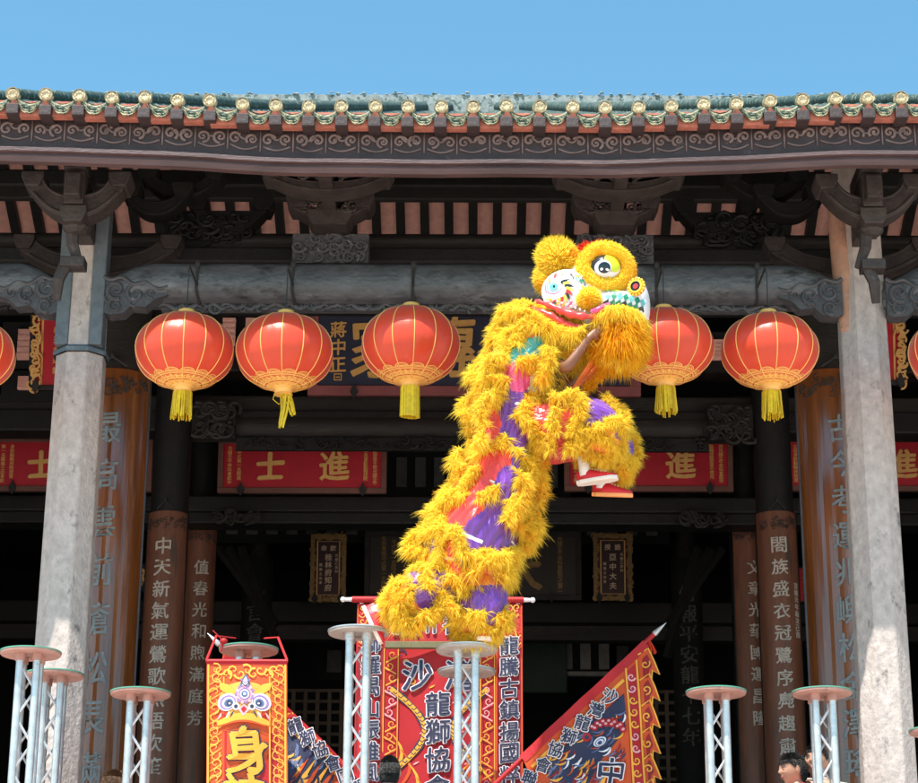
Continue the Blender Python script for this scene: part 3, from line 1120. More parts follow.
for px0, px1 in ((232, 338), (602, 700)):             # fretwork screens dimly seen at the back
    a, b = U(px0, 690, 29.2), U(px1, 800, 29.2)
    g = MB()
    n = 9
    for i in range(n + 1):
        x = a.x + (b.x - a.x) * i / n
        g.box((x - .025, 29.2, b.z), (x + .025, 29.25, a.z))
    m_ = 10
    for j in range(m_ + 1):
        z = b.z + (a.z - b.z) * j / m_
        g.box((a.x - .04, 29.253, z - .02), (b.x + .04, 29.29, z + .02))
    g.build('lattice_screen', 'lattice', HALL)
g = MB()                                              # pale sill line and a green shutter at the back
a, b = U(556, 674, 30), U(620, 678, 30)
g.box((a.x, 29.8, b.z), (b.x, 29.9, a.z))
g.build('window_sill', 'slit', HALL)
g = MB()
a, b = U(520, 640, 29.7), U(566, 692, 29.7)
g.box((a.x, 29.7, b.z), (b.x, 29.8, a.z))
M['shutter'] = mat('dull_green_shutter', (0.035, 0.06, 0.045), 0.7, 0.3, 6)
g.build('shutter', 'shutter', HALL, bevel=.02)
g = MB()
for k in range(9):                                    # slanting struts lost in the dark
    a, b = U(215 + k * 3, 548, 26), U(275, 625 + k * 4, 26)
    if k % 4 == 0:
        g = MB(); g.tube([a, b], .06, 6); g.build('strut', 'dark', HALL)
    a, b = U(720 - k * 3, 548, 26), U(665, 625 + k * 4, 26)
    if k % 4 == 0:
        g = MB(); g.tube([a, b], .06, 6); g.build('strut', 'dark', HALL)

# ------------------------------------------------------------------ lanterns
def px_seed(loc):
    return round(loc[0] * 7.3, 3)


def lantern(loc, label, r=.362, squash=.775, tassel='full', top_z=None, turn=0.0):
    root = thing('lantern', label, 'lantern', loc, 'red silk lanterns hung along the stone lintel')
    r *= 1 + .014 * math.sin(px_seed(loc) * 3.1)
    squash *= 1 + .02 * math.sin(px_seed(loc) * 5.3)
    h = r * squash
    NR = 14
    prof = []
    for i in range(41):
        th = math.pi * (.065 + .87 * i / 40)
        prof.append((r * math.sin(th) ** .92, h * math.cos(th)))
    def P(a, t):                                       # t 0..1 from top to bottom
        i = t * 40
        k = min(int(i), 39)
        f = i - k
        q = prof[k][0] + (prof[k + 1][0] - prof[k][0]) * f
        z = prof[k][1] + (prof[k + 1][1] - prof[k][1]) * f
        fl = 1 - .010 * (1 - abs(math.cos((a + turn) * NR / 2)) ** .7) * math.sin(math.pi * t)
        return Vector((q * fl * math.cos(a), q * fl * math.sin(a), z))
    g = MB()
    n = NR * 8
    rows = [[P(2 * math.pi * k / n, i / 40) for k in range(n + 1)] for i in range(41)]
    for i in range(40): g.strip(rows[i], rows[i + 1])
    body = g.build('silk_body', 'silk', root, smooth=True, local=True)
    g = MB()
    for j in range(NR):
        a = 2 * math.pi * j / NR - turn
        g.tube([P(a, i / 24) * 1.004 for i in range(25)], .0042, 5)
    g.build('rib', 'lantern_gold', body, smooth=True, local=True)
    # printed gilt collar round the lower opening: scalloped petals and rings
    g = MB()
    S = lambda x, y, off: P(x, 1 - y) * (1.006 + off)  # x angle, y height from the bottom 0..1
    dd = Draw(g, S)
    N = 84
    PET = 12
    t0 = .035
    lo = [S(2 * math.pi * k / N, 0.0, 0) for k in range(N + 1)]
    hi = [S(2 * math.pi * k / N, .15 + .04 * abs(math.sin(k / N * math.pi * PET)) ** .6, 0) for k in range(N + 1)]
    prev = lo
    for q in range(1, 7):
        cur = [S(2 * math.pi * k / N, (.15 + .04 * abs(math.sin(k / N * math.pi * PET)) ** .6) * q / 6, 0) for k in range(N + 1)]
        g.strip(prev, cur, 0)
        prev = cur
    for y in (.05, .118, .14):
        for k in range(N):
            pass
        dd.ribbon([(2 * math.pi * k / N, y) for k in range(N + 1)], .008 if y < .13 else .006, .003, 1)
    for j in range(PET):
        for rr in (.018, .030):
            a0 = 2 * math.pi * (j + .5) / PET
            pts = [(a0 + .19 * (rr / .03) * math.cos(math.pi * q / 8), .148 + rr * math.sin(math.pi * q / 8)) for q in range(9)]
            dd.ribbon(pts, .006, .003, 1)
    for j in range(26):                                # meander between the rings
        a0 = 2 * math.pi * j / 26
        da = 2 * math.pi / 26
        dd.ribbon([(a0, .065), (a0, .105), (a0 + da * .6, .105), (a0 + da * .6, .08), (a0 + da * .3, .08), (a0 + da * .3, .095)], .007, .003, 1)
    g.build('gilt_collar', ['lantern_gold', 'mask_red'], body, smooth=True, local=True)
    g = MB()
    zt = h * math.cos(math.pi * .065)
    g.lathe([(.085, zt - .015), (.085, zt + .012), (.07, zt + .02), (.062, zt + .045), (.04, zt + .05), (0.001, zt + .05)], n=24)
    g.build('top_cap', 'lantern_gold', root, smooth='auto', local=True)
    g = MB()
    zb_ = -zt
    g.lathe([(.085, zb_ + .015), (.085, zb_ - .01), (.068, zb_ - .02), (.062, zb_ - .05), (.07, zb_ - .055), (.001, zb_ - .056)], n=24)
    ring = g.build('lower_ring', 'lantern_gold', root, smooth='auto', local=True)
    g = MB()
    rg = random.Random(int(loc[0] * 100))
    L = .2
    if tassel == 'full':
        for k in range(46):
            a = 2 * math.pi * k / 46
            q = .060 + .006 * (k % 2)
            w = rg.uniform(-.006, .006)
            l_ = L * rg.uniform(.9, 1.06)
            g.tube([(q * math.cos(a), q * math.sin(a), zb_ - .05), ((q + .006) * math.cos(a) + w, (q + .006) * math.sin(a), zb_ - .05 - l_ * .6), ((q + .01) * math.cos(a) + w * 2, (q + .01) * math.sin(a) + w, zb_ - .05 - l_)], [.0055, .006, .005], 5)
    elif tassel == 'tube':
        for k in range(60):
            a = 2 * math.pi * k / 60
            l_ = L * (1.12 + .06 * math.cos(a * 1 + 1) + rg.uniform(-.015, .015))
            g.tube([(.066 * math.cos(a), .066 * math.sin(a), zb_ - .045), (.07 * math.cos(a), .07 * math.sin(a), zb_ - .05 - l_)], .0052, 5)
    else:                                              # slipped: gathered to one side and thin
        for k in range(34):
            x0, y0 = rg.uniform(-.02, .06), rg.uniform(-.03, .03)
            s_ = -.035 if k % 3 else .05
            l_ = L * (1.3 if k % 3 else .8) * rg.uniform(.85, 1.05)
            g.tube([(x0, y0, zb_ - .045), (x0 * .6 + s_ * .5 + .02, y0 * .6, zb_ - .05 - l_ * .5), (s_ + x0 * .4 + .02, y0 * .5, zb_ - .05 - l_)], .0055, 5)
        g.tube([(-.06, 0, zb_ - .03), (-.075, 0, zb_ - .09), (-.03, 0, zb_ - .13), (0, 0, zb_ - .1)], .003, 5)
    g.build('tassel', 'tassel', root, local=True, fixn=False)
    # cord up and over the lintel
    g = MB()
    top = Vector((0, 0, zt + .05))
    fz = LZ1 - loc[2]
    lz = LZ0 - loc[2]
    fy = 16 - loc[1]
    g.tube([top, (0.003, 0, lz + .02)], .0045, 5)
    g.tube([(0, 0, lz + .0), (0, 0, lz + .045), (0, .03, lz + .06), (0, fy - .2, lz + .09)], .008, 6)
    pts = []
    for k in range(20):
        a = 2 * math.pi * k / 20
        ca, sa = math.cos(a), math.sin(a)
        pts.append((.006 * math.sin(k), fy + .206 * math.copysign(abs(ca) ** .6, ca), (fz + lz) / 2 + ((fz - lz) / 2 + .006) * math.copysign(abs(sa) ** .6, sa)))
    g.tube(pts, .012, 6, closed=True)
    g.ell(pts[12] if False else (0, fy - .215, fz - .05), (.022, .016, .03), 8, 6)
    g.build('cord', 'cord', root, local=True)
    return root


LY = 15.3
for px, py, ts, lb, tn in (
        (-37, 357, 'full', 'red lantern cut off at the view edge beyond the blue collared column', .1),
        (182, 352, 'full', 'red lantern with a full yellow tassel, first one inside the blue collared column', .12),
        (282, 353, 'slipped', 'red lantern whose thin yellow tassel has slipped sideways, over the navy plaque end', .2),
        (408, 346, 'tube', 'red lantern with a tube shaped yellow tassel hiding the gold characters of the navy plaque', .12),
        (662, 346, 'full', 'red lantern half covered by the lion head beard', .02),
        (767, 350, 'full', 'red lantern with yellow tassel hanging beside the ochre topped column', .2),
        (955, 352, 'full', 'red lantern cut off at the view edge beyond the ochre topped column', .1)):
    lantern(U(px, py, LY), lb, tassel=ts, turn=tn)


# ------------------------------------------------------------------ plaques
def column_text(d, s, x, y0, y1, size, off, mi, **kw):
    n = len(s)
    for i, ch in enumerate(s):
        if ch == ' ': continue
        d.text(ch, x, y0 + (y1 - y0) * (i + .5) / n, size, off, mi, **kw)


def plaque(name, label, px0, px1, pt, pb, Y, mats, tilt=.12, frame=.05, group=None, draw=None, frame_parts='frame', depth=.05):
    a = U(px0, pb, Y)
    b = U(px1, pt, Y)
    w, h = b.x - a.x, (b.z - a.z) * 1.0
    base = Vector(((a.x + b.x) / 2, Y, a.z))
    root = thing(name, label, 'plaque', base, group)
    S = plane_S(base, tilt)
    g = MB()
    board_box(g, S, -w / 2 + frame * .7, frame * .7, w / 2 - frame * .7, h - frame * .7, -depth, .0)
    panel = g.build('panel', mats[0], root)
    g = MB()
    for (x0, y0, x1, y1) in ((-w / 2, 0, w / 2, frame), (-w / 2, h - frame, w / 2, h), (-w / 2, frame, -w / 2 + frame, h - frame), (w / 2 - frame, frame, w / 2, h - frame)):
        board_box(g, S, x0, y0, x1, y1, -depth * 1.3, .03)
    g.build('frame', mats[1], root, bevel=.006)
    for s in (-1, 1):                                  # iron hooks it sits on
        g = MB()
        x = s * w * .36
        g.add([S(x, -.04, .06), S(x + .04, .03, .06), S(x, .12, .06), S(x - .04, .03, .06), S(x, -.04, .03), S(x + .04, .03, .03), S(x, .12, .03), S(x - .04, .03, .03)], [(0, 1, 2, 3), (7, 6, 5, 4), (0, 4, 5, 1), (1, 5, 6, 2), (2, 6, 7, 3), (3, 7, 4, 0)])
        g.build('hook', 'cord', root)
    g = MB()
    draw(Draw(g, S), w, h)
    if g.v: g.build('lettering', mats[2], panel)
    return root


SMALL = '光緒壬午年科會試中式第一名賜進士出身欽點翰林院庶吉士何'


def jinshi(k, left):
    def dr(d, w, h):
        gx = .24
        d.text('士', -w * .19, h * .5, h * .48, .004, 0, bold=.036, brush=.03, thick=.02)
        d.text('進', w * .19, h * .5, h * .52, .004, 0, bold=.026, brush=.03, thick=.02)
        for j, (x, n) in enumerate(((-.43, 9), (-.375, 8), (.375, 9), (.43, 10))):
            s = ''.join(SMALL[(k * 5 + j * 7 + i) % len(SMALL)] for i in range(n))
            column_text(d, s, w * x, h * .86, h * (.16 if j in (0, 3) else .24), h * .075, .004, 0, bold=.02, brush=0, thick=.006)
    return dr


JM = ('plaque_red', 'plaque_frame', 'gold')
JG = 'red examination plaques with gold characters'
plaque('red_plaque', 'red plaque with two gold characters, fully in view between the dark inner columns', 215, 385, 441, 494, 22.6, JM, group=JG, draw=jinshi(0, 1), frame=.06)
plaque('red_plaque', 'red plaque with two gold characters, partly behind the raised red shoes', 562, 729, 438, 491, 22.6, JM, group=JG, draw=jinshi(1, 0), frame=.06)
plaque('red_plaque', 'red plaque behind the blue collared column, its gold characters mostly hidden', -12, 152, 440, 493, 22.6, JM, group=JG, draw=jinshi(2, 1), frame=.06)
plaque('red_plaque', 'red plaque behind the ochre topped column, its gold characters mostly hidden', 782, 950, 437, 490, 22.6, JM, group=JG, draw=jinshi(3, 0), frame=.06)


def navy(d, w, h):
    for ch, px in (('家', 378), ('傳', 440), ('孝', 508), ('忠', 570)):
        x = (px - 470) / 330 * w
        d.text(ch, x, h * .53, h * .66, .004, 0, bold=.014, brush=.03, thick=.02, slant=.05)
    column_text(d, '蔣中正', -w * .41, h * .82, h * .24, h * .17, .004, 0, bold=.02, brush=.02, thick=.01)
    x = -w * .41
    d.ribbon([(x - .035, h * .17), (x + .035, h * .17), (x + .035, h * .235), (x - .035, h * .235)], .014, .008, 0, closed=True)
    d.ribbon([(x - .02, h * .2), (x + .02, h * .2)], .012, .008, 0)


plaque('navy_plaque', 'navy plaque with large gold characters in a rose frame behind the lanterns', 305, 636, 309, 396, 21.0, ('plaque_navy', 'red_frame', 'gold'), frame=.1, draw=navy, tilt=.14)


def dark_big(d, w, h):
    for ch, px in (('伯', 420), ('宗', 470), ('大', 519)):
        d.text(ch, (px - 470) / 216 * w, h * .42, h * .55, .004, 0, bold=.04, brush=.03, thick=.02)
    column_text(d, SMALL[:12], w * .40, h * .93, h * .1, h * .075, .004, 0, bold=.02, brush=0, thick=.006)
    column_text(d, SMALL[4:16], -w * .41, h * .93, h * .05, h * .075, .004, 0, bold=.02, brush=0, thick=.006)
    column_text(d, SMALL[8:15], -w * .365, h * .88, h * .35, h * .075, .004, 0, bold=.02, brush=0, thick=.006)


plaque('olive_plaque', 'large dark olive plaque with dull gold characters behind the lion costume', 362, 579, 533, 600, 27.0, ('bronze_panel', 'beam', 'old_gold'), frame=.07, draw=dark_big)


def ornate(label, px0, px1, pt, pb, title, main, small1, small2, leaf_mat='old_gold', Y=26.6):
    def dr(d, w, h):
        x0, x1, y0, y1 = -w * .31, w * .31, h * .1, h * .9
        d.ribbon([(x0, y0), (x1, y0), (x1, y1), (x0, y1)], w * .035, .006, 1, closed=True)
        column_text(d, title[0], -w * .13, h * .88, h * .72, h * .085, .006, 0, bold=.03, brush=.01)
        column_text(d, title[1], w * .13, h * .88, h * .72, h * .085, .006, 0, bold=.03, brush=.01)
        column_text(d, main, 0, h * .72, h * .15, h * .1, .006, 0, bold=.035, brush=.01)
        column_text(d, small1, w * .23, h * .72, h * .42, h * .045, .006, 0, bold=.02, brush=0)
        column_text(d, small2, -w * .21, h * .58, h * .25, h * .045, .006, 0, bold=.02, brush=0)
    r = plaque('carved_plaque', label, px0, px1, pt, pb, Y, ('maroon', leaf_mat, ['cream', 'gold']), frame=.05, draw=dr, group='small upright plaques in carved frames')
    a, b = U(px0, pb, Y), U(px1, pt, Y)
    w, h = b.x - a.x, b.z - a.z
    S = plane_S(root_of(r), .12)
    g = MB()
    rg = random.Random(px0)
    for k in range(70):
        s = rg.choice('lrtb')
        if s in 'lr':
            x, y = (-w / 2 + .03 if s == 'l' else w / 2 - .03), rg.uniform(0, h)
        else:
            x, y = rg.uniform(-w / 2, w / 2), (.03 if s == 'b' else h - .03)
        g.tube([S(p, q, .035) for p, q in scroll2d(x, y, .045, .9, rg.uniform(0, 6), rg.choice((-1, 1)), 8)], .009, 5)
    fr = [c for c in r.children if c.name.startswith('frame')][0]
    g.build('carved_leaves', leaf_mat, fr)


ornate('small maroon plaque with cream characters in a carved frame, beside the big banner rod end', 308, 345, 537, 602, ('命', '欽'), '桂林府知府', '光緒乙亥科', '賜進士出身')
ornate('small maroon plaque with cream characters in a carved frame, above the flag spearhead', 592, 629, 535, 600, ('授', '誥'), '亞中大夫', '光緒乙亥科', '賜進士出身')


# ornate gold-bordered upright boards beside the stone columns
def gilt_board(label, px0, px1, pt, pb, Y, s):
    def dr(d, w, h):
        column_text(d, '奉天承運詔', 0.0, h * .86, h * .2, h * .09, .004, 0, bold=.02, brush=0)
        for k in range(2):
            d.ribbon([(-w * .27 + k * w * .54, h * .06), (-w * .27 + k * w * .54, h * .94)], .02, .004, 0)
    r = plaque('gilt_board', label, px0, px1, pt, pb, Y, ('plaque_red', 'dark', 'gold'), frame=.05, draw=dr, tilt=.2, group='red boards with gilt openwork borders')
    S = plane_S(root_of(r), .2)
    a, b = U(px0, pb, Y), U(px1, pt, Y)
    w, h = b.x - a.x, b.z - a.z
    rg = random.Random(px0)
    for ss in (-1, 1):
        g = MB()
        for k in range(22):
            x, y = ss * w * .39 + rg.uniform(-.02, .02), h * (k + .5) / 22
            g.tube([S(p, q, .03) for p, q in scroll2d(x, y, .055, rg.uniform(.6, 1.1), rg.uniform(0, 6), rg.choice((-1, 1)), 10)], .013, 5)
        g.build('gilt_openwork', 'gold', r)


gilt_board('red board with gilt openwork border half hidden by the blue collared column', 26, 84, 320, 392, 20.0, -1)
gilt_board('red board with gilt openwork border half hidden by the ochre topped column', 852, 900, 318, 384, 20.0, 1)


def tiny(d, w, h):
    column_text(d, SMALL[:6], -w * .2, h * .9, h * .1, h * .09, .004, 0, bold=.02, brush=0)
    column_text(d, SMALL[6:12], w * .2, h * .9, h * .1, h * .09, .004, 0, bold=.02, brush=0)


plaque('narrow_plaque', 'narrow dark red plaque with gold writing seen between two brown couplet boards', 783, 809, 566, 602, 25.5, ('plaque_red', 'dark', 'old_gold'), frame=.02, draw=tiny, tilt=.05)


def one(d, w, h):
    d.text('盛', 0, h * .5, h * .6, .004, 0, bold=.03)


plaque('dark_plaque', 'small dark plaque with one gold character beside the glossy brown couplet board', 127, 147, 565, 592, 25.5, ('bronze_panel', 'dark', 'gold'), frame=.02, draw=one, tilt=.05)


# ------------------------------------------------------------------ couplet boards hung round the columns
def couplet(label, x, y, r, pt, text, size_px, tops, mats, half=78, first_py=None, step_py=None, turn=0.0, glossy=False, sx=1.0, small=None):
    zt = zz(pt, y)
    z0 = TZ + .55
    root = thing('couplet_board', label, 'couplet board', (x, y, z0), 'curved couplet boards on the timber columns')
    def S(a, z, off):                                  # a = arc length from the middle of the face
        q = a / r + turn
        return Vector((x + (r + off) * math.sin(q), y - (r + off) * math.cos(q), z))
    A = rad(half) * r
    N, Zn = 26, 12
    g = MB()
    for off, flip in ((0, 0), (-.03, 1)):
        for i in range(N):
            a0, a1 = -A + 2 * A * i / N, -A + 2 * A * (i + 1) / N
            pa = [S(a0, z0 + (zt - z0) * j / Zn, off) for j in range(Zn + 1)]
            pb = [S(a1, z0 + (zt - z0) * j / Zn, off) for j in range(Zn + 1)]
            g.strip(pa, pb)
    for a in (-A, A):
        g.strip([S(a, z0 + (zt - z0) * j / Zn, 0) for j in range(Zn + 1)], [S(a, z0 + (zt - z0) * j / Zn, -.03) for j in range(Zn + 1)])
    for z in (z0, zt):
        g.strip([S(-A + 2 * A * i / N, z, 0) for i in range(N + 1)], [S(-A + 2 * A * i / N, z, -.03) for i in range(N + 1)])
    b = g.build('board', mats[0], root, smooth='auto')
    g = MB()
    for a in (-A - .006, A + .006):
        g.tube([S(a, z0 + (zt - z0) * j / 6, -.012) for j in range(7)], .022, 6)
    g.build('rim', mats[2], root, smooth=True)
    g = MB()                                           # carved band under the top edge
    rg = random.Random(int(x * 10 + y))
    hb = r * .55
    for k in range(34):
        a, z = rg.uniform(-A * .85, A * .85), zt - .05 - rg.uniform(.02, hb)
        g.tube([S(p, q, .004) for p, q in scroll2d(a, z, r * .13, .9, rg.uniform(0, 6), rg.choice((-1, 1)), 8)], r * .02, 5)
    g.build('carved_band', mats[3], b)
    g = MB()
    d = Draw(g, S)
    step = zz(first_py, y) - zz(first_py + step_py, y)
    zc_ = zz(first_py, y)
    szm = zz(600, y) - zz(600 + size_px, y)
    for i, ch in enumerate(text):
        z = zc_ - step * i
        if z < z0 + .2: break
        if ch != ' ': d.text(ch, 0, z, szm, .002, 0, bold=.012, brush=.03, sx=sx, thick=.006)
    if small:
        for i, ch in enumerate(small):
            d.text(ch, A * .62, zc_ - step * 1.8 - i * szm * .45, szm * .38, .002, 0, bold=.01, brush=0, thick=.004)
    g.build('lettering', mats[1], b)
    g = MB()                                           # iron hanger
    p = S(0, zt, .01)
    g.tube([p + Vector((-r * .4, .02, .02)), p + Vector((0, 0, .1)), p + Vector((r * .4, .02, .02))], .012, 6)
    g.ell(p + Vector((0, 0, .11)), (.018, .018, .03), 8, 6)
    g.build('hanger', 'cord', root)


LQ = ('lacquer', 'slate_paint', 'lacquer_trim', 'bracket')
BQ = ('brown_board', 'white_paint', 'dark', 'bracket')
couplet('glossy brown couplet board behind the blue collared column, with slate lettering', -XB, ROWB, .30, 381, '最高雲前瘡松長滿恩澤', 32, None, LQ, first_py=440, step_py=46, turn=.02, sx=.72)
couplet('glossy brown couplet board behind the ochre topped column, with slate lettering', XB, ROWB, .30, 379, '古今考運兆嶼松金澤瑤璠', 28, None, LQ, first_py=438, step_py=35, turn=.06, sx=.8)
couplet('dark brown couplet board with white lettering nearer the blue collared column', -XC, ROWC, .205, 517, '中天新氣運鶯歌燕語吹笙', 16.5, None, BQ, first_py=552, step_py=21.2, turn=-.08)
couplet('dark brown couplet board with white lettering nearer the ochre topped column', XC, ROWC, .205, 515, '閤族盛衣冠鷺序鳧趨肅穆', 15.5, None, BQ, first_py=549, step_py=21.6, turn=.0, small='宣統元年歲次己酉')
couplet('narrow worn couplet board partly behind the dark brown one on the blue collared column side', -XD, ROWD, .185, 532, '值春光和煦滿庭芳', 14, None, BQ, first_py=572, step_py=21, turn=.3)
couplet('narrow worn couplet board partly behind the dark brown one on the ochre topped column side', XD, ROWD, .185, 530, '文章光華國運昌隆', 14, None, BQ, first_py=570, step_py=21, turn=.42)
DQ = ('void', 'slit_dim', 'void', 'void')  # black boards and faint lettering carry the hall's gloom in their colours
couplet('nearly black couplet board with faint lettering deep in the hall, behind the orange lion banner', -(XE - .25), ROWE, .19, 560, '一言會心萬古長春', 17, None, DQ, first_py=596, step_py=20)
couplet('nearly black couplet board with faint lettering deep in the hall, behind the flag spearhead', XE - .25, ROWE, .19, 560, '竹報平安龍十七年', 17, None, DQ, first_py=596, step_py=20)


# ------------------------------------------------------------------ truss poles with round footplates
def jong(px, py, Y, label, under='disc_under', half=.2, sp=.056):
    p = U(px, py, Y)
    H = p.z - TZ
    root = thing('truss_pole', label, 'pole', (p.x, Y, TZ), 'aluminium truss poles with round tops')
    for sx_ in (-1, 1):
        for sy in (-1, 1):
            g = MB()
            g.tube([(sx_ * sp, sy * sp, .03), (sx_ * sp, sy * sp, H - .012)], .026, 12)
            g.lathe([(.034, H - .06), (.034, H - .0125)], (sx_ * sp, sy * sp, 0), 12, 1)  # pink tube tops have the reflected red put into their colour
            g.build('upright', ['steel', under if under == 'disc_under' else 'steel'], root, local=True, smooth='auto')
    g = MB()
    nb = int((H - .2) / .17)
    z0 = .12
    st = (H - .2) / nb
    for i in range(nb):
        za, zb_ = z0 + i * st, z0 + (i + 1) * st
        s = 1 if i % 2 else -1
        g.tube([(-s * sp, -sp, za), (s * sp, -sp, zb_)], .009, 6)
        g.tube([(s * sp, sp, za), (-s * sp, sp, zb_)], .0085, 6)
        g.tube([(sp, -s * sp, za), (sp, s * sp, zb_)], .0085, 6)
        g.tube([(-sp, s * sp, za), (-sp, -s * sp, zb_)], .0085, 6)
    g.build('lattice', 'steel', root, local=True, smooth='auto')
    g = MB()
    g.lathe([(half - .004, H - .012), (half, H - .008), (half, H + .004)], n=56, mi=0)
    g.lathe([(half + .004, H + .0045), (half + .004, H + .012), (half - .01, H + .015)], n=56, mi=1)
    g.build('footplate', [under, 'disc_rim' if under == 'disc_under' else 'steel'], root, local=True, smooth='auto')
    g = MB()
    g.box((-.28, -.28, .004), (.28, .28, .03))
    g.build('base_plate', 'steel', root, local=True, bevel=.004)
    return root


jong(29, 655, 14.4, 'truss pole nearest the left edge of the view, in front of the blue collared column')
jong(53, 677, 15.0, 'shorter truss pole just behind another one at the blue collared column')
jong(139, 695, 14.6, 'truss pole standing alone between the blue collared column and the orange banner')
jong(247, 651, 14.75, 'truss pole behind the orange lion banner, only its round top showing')
jong(357, 633, 14.2, 'truss pole carrying the pushing-off rear foot of the lion', 'disc_grey')
jong(465, 650, 14.2, 'truss pole carrying the planted rear foot of the lion', 'disc_grey')
jong(465, 672, 15.15, 'lower truss pole hidden behind the one under the planted rear foot', 'disc_grey')
jong(714.5, 692, 14.6, 'truss pole standing alone between the spearhead flag and the dark brown couplet board')
jong(820.5, 692, 14.6, 'truss pole in front of the smiling grown-up and the glossy couplet board')
jong(938, 730, 14.6, 'truss pole at the right edge, only its rim showing by the ochre topped column')


# ------------------------------------------------------------------ banners and flags
def outlined(d, ch, x, y, s, off, rot=0, **kw):
    d.text(ch, x, y, s, off, 1, bold=.056, rot=rot, thick=.001, **kw)
    d.text(ch, x, y, s, off + .006, 0, bold=.016, rot=rot, thick=.001, **kw)


def cloth_sheet(g, S, x0, x1, y0, y1, nx, ny, off=0.0, mi=0):
    rows = [[S(x0 + (x1 - x0) * i / nx, y0 + (y1 - y0) * j / ny, off) for i in range(nx + 1)] for j in range(ny + 1)]
    for j in range(ny): g.strip(rows[j], rows[j + 1], mi)


# --- the tall red banner behind the poles
YB = 15.6
bt = U(438, 600, YB)
bw = U(521, 640, YB).x - U(355, 640, YB).x
bh = bt.z - TZ - .12
kx = bw / 166.0                                        # metres per pixel on the banner
ky = (zz(600, YB) - zz(780, YB)) / 180.0
BAN = thing('red_banner', 'tall red banner with navy characters edged in white, behind the lion', 'banner', (bt.x, YB, TZ))


def S_b(x, y, off):                                    # x from the middle, y down from the rod (negative up)
    yy = -.03 * math.sin(x * 11.0 + .7 + .5 * math.sin(y * 2.2)) * min(1, y * .9) - .02 * math.sin(x * 3.1 + y * 2.0) * min(1, y) - .01 * math.sin(y * 5 + x)
    return Vector((bt.x + x, YB + yy - off, bt.z - y))


X = lambda px: (px - 438) * kx
Yb = lambda py: (py - 600) * ky
g = MB()
cloth_sheet(g, S_b, -bw / 2, bw / 2, .03, bh, 50, 60)
cloth_sheet(g, S_b, -bw / 2, bw / 2, .03, bh, 50, 60, -.004)
cl = g.build('cloth', 'b_red', BAN, smooth=True)
g = MB()
d = Draw(g, S_b, -1, .025)
BN = ['b_navy', 'b_white', 'b_gold', 'b_dark', 'b_orange', 'b_pink', 'b_yellow']
for x0, x1 in ((356, 382), (495, 520)):                # side strips
    d.rect(X(x0), Yb(648), X(x1), bh - .02, .004, 3)
    d.ribbon([(X(x0), Yb(606)), (X(x0), bh - .03)], .010, .008, 4)
    d.ribbon([(X(x1), Yb(606)), (X(x1), bh - .03)], .010, .008, 4)
    m = (x0 + x1) / 2
    for q in range(5):                                 # wave pattern heading the strip
        yy = 625 + q * 4
        d.ribbon([(X(x0 + 1 + (x1 - x0 - 2) * k / 12), Yb(yy + 9 * abs(k - 6) / 6 - 3 * math.cos(k * 1.5))) for k in range(13)], .009, .008, 2 if q % 2 else 4)
    for q in range(7):
        d.ribbon([(a, b) for a, b in scroll2d(X(m + (q % 3 - 1) * 8), Yb(608 + (q // 3) * 7), .03, 1.0, q, 1 if q % 2 else -1, 10)], .007, .008, 2)
for i, ch in enumerate('龍騰古鎮揚國粹'):
    outlined(d, ch, X(507.5), Yb(647 + 21.3 * i), .135, .010, brush=.02)
for i, ch in enumerate('醒獅羅禺山振雄風'):
    if i: outlined(d, ch, X(370), Yb(625 + 21.3 * i), .135, .010, brush=.02)
for ch, px in (('廣', 402), ('州', 424), ('番', 452), ('禺', 476)):
    outlined(d, ch, X(px), Yb(625), .15, .010, brush=.03)
outlined(d, '沙', X(416), Yb(677), .21, .012, brush=.03)
outlined(d, '灣', X(459), Yb(677), .21, .012, brush=.03)
for i, ch in enumerate('龍獅協會'):
    outlined(d, ch, X(437), Yb(706 + 27.5 * i), .172, .012, brush=.02)
for x0, s in ((390, 1), (486, -1)):                    # scroll strips beside the centre panel
    d.ribbon([(X(x0 - 7), Yb(650)), (X(x0 - 7), bh - .03)], .007, .006, 2)
    d.ribbon([(X(x0 + 7), Yb(650)), (X(x0 + 7), bh - .03)], .007, .006, 2)
    for q in range(16):
        y = 656 + q * 11.5
        if Yb(y) > bh - .08: break
        c = 5 if 3 <= q % 8 <= 5 else 2
        sg = 1 if q % 2 else -1
        d.ribbon(scroll2d(X(x0 - sg * 1.5), Yb(y), .034, 1.2, rad(90), sg, 14, [(X(x0 + sg * 5), Yb(y + 8))]), [.004 + .006 * k / 15 for k in range(16)], .007, c)
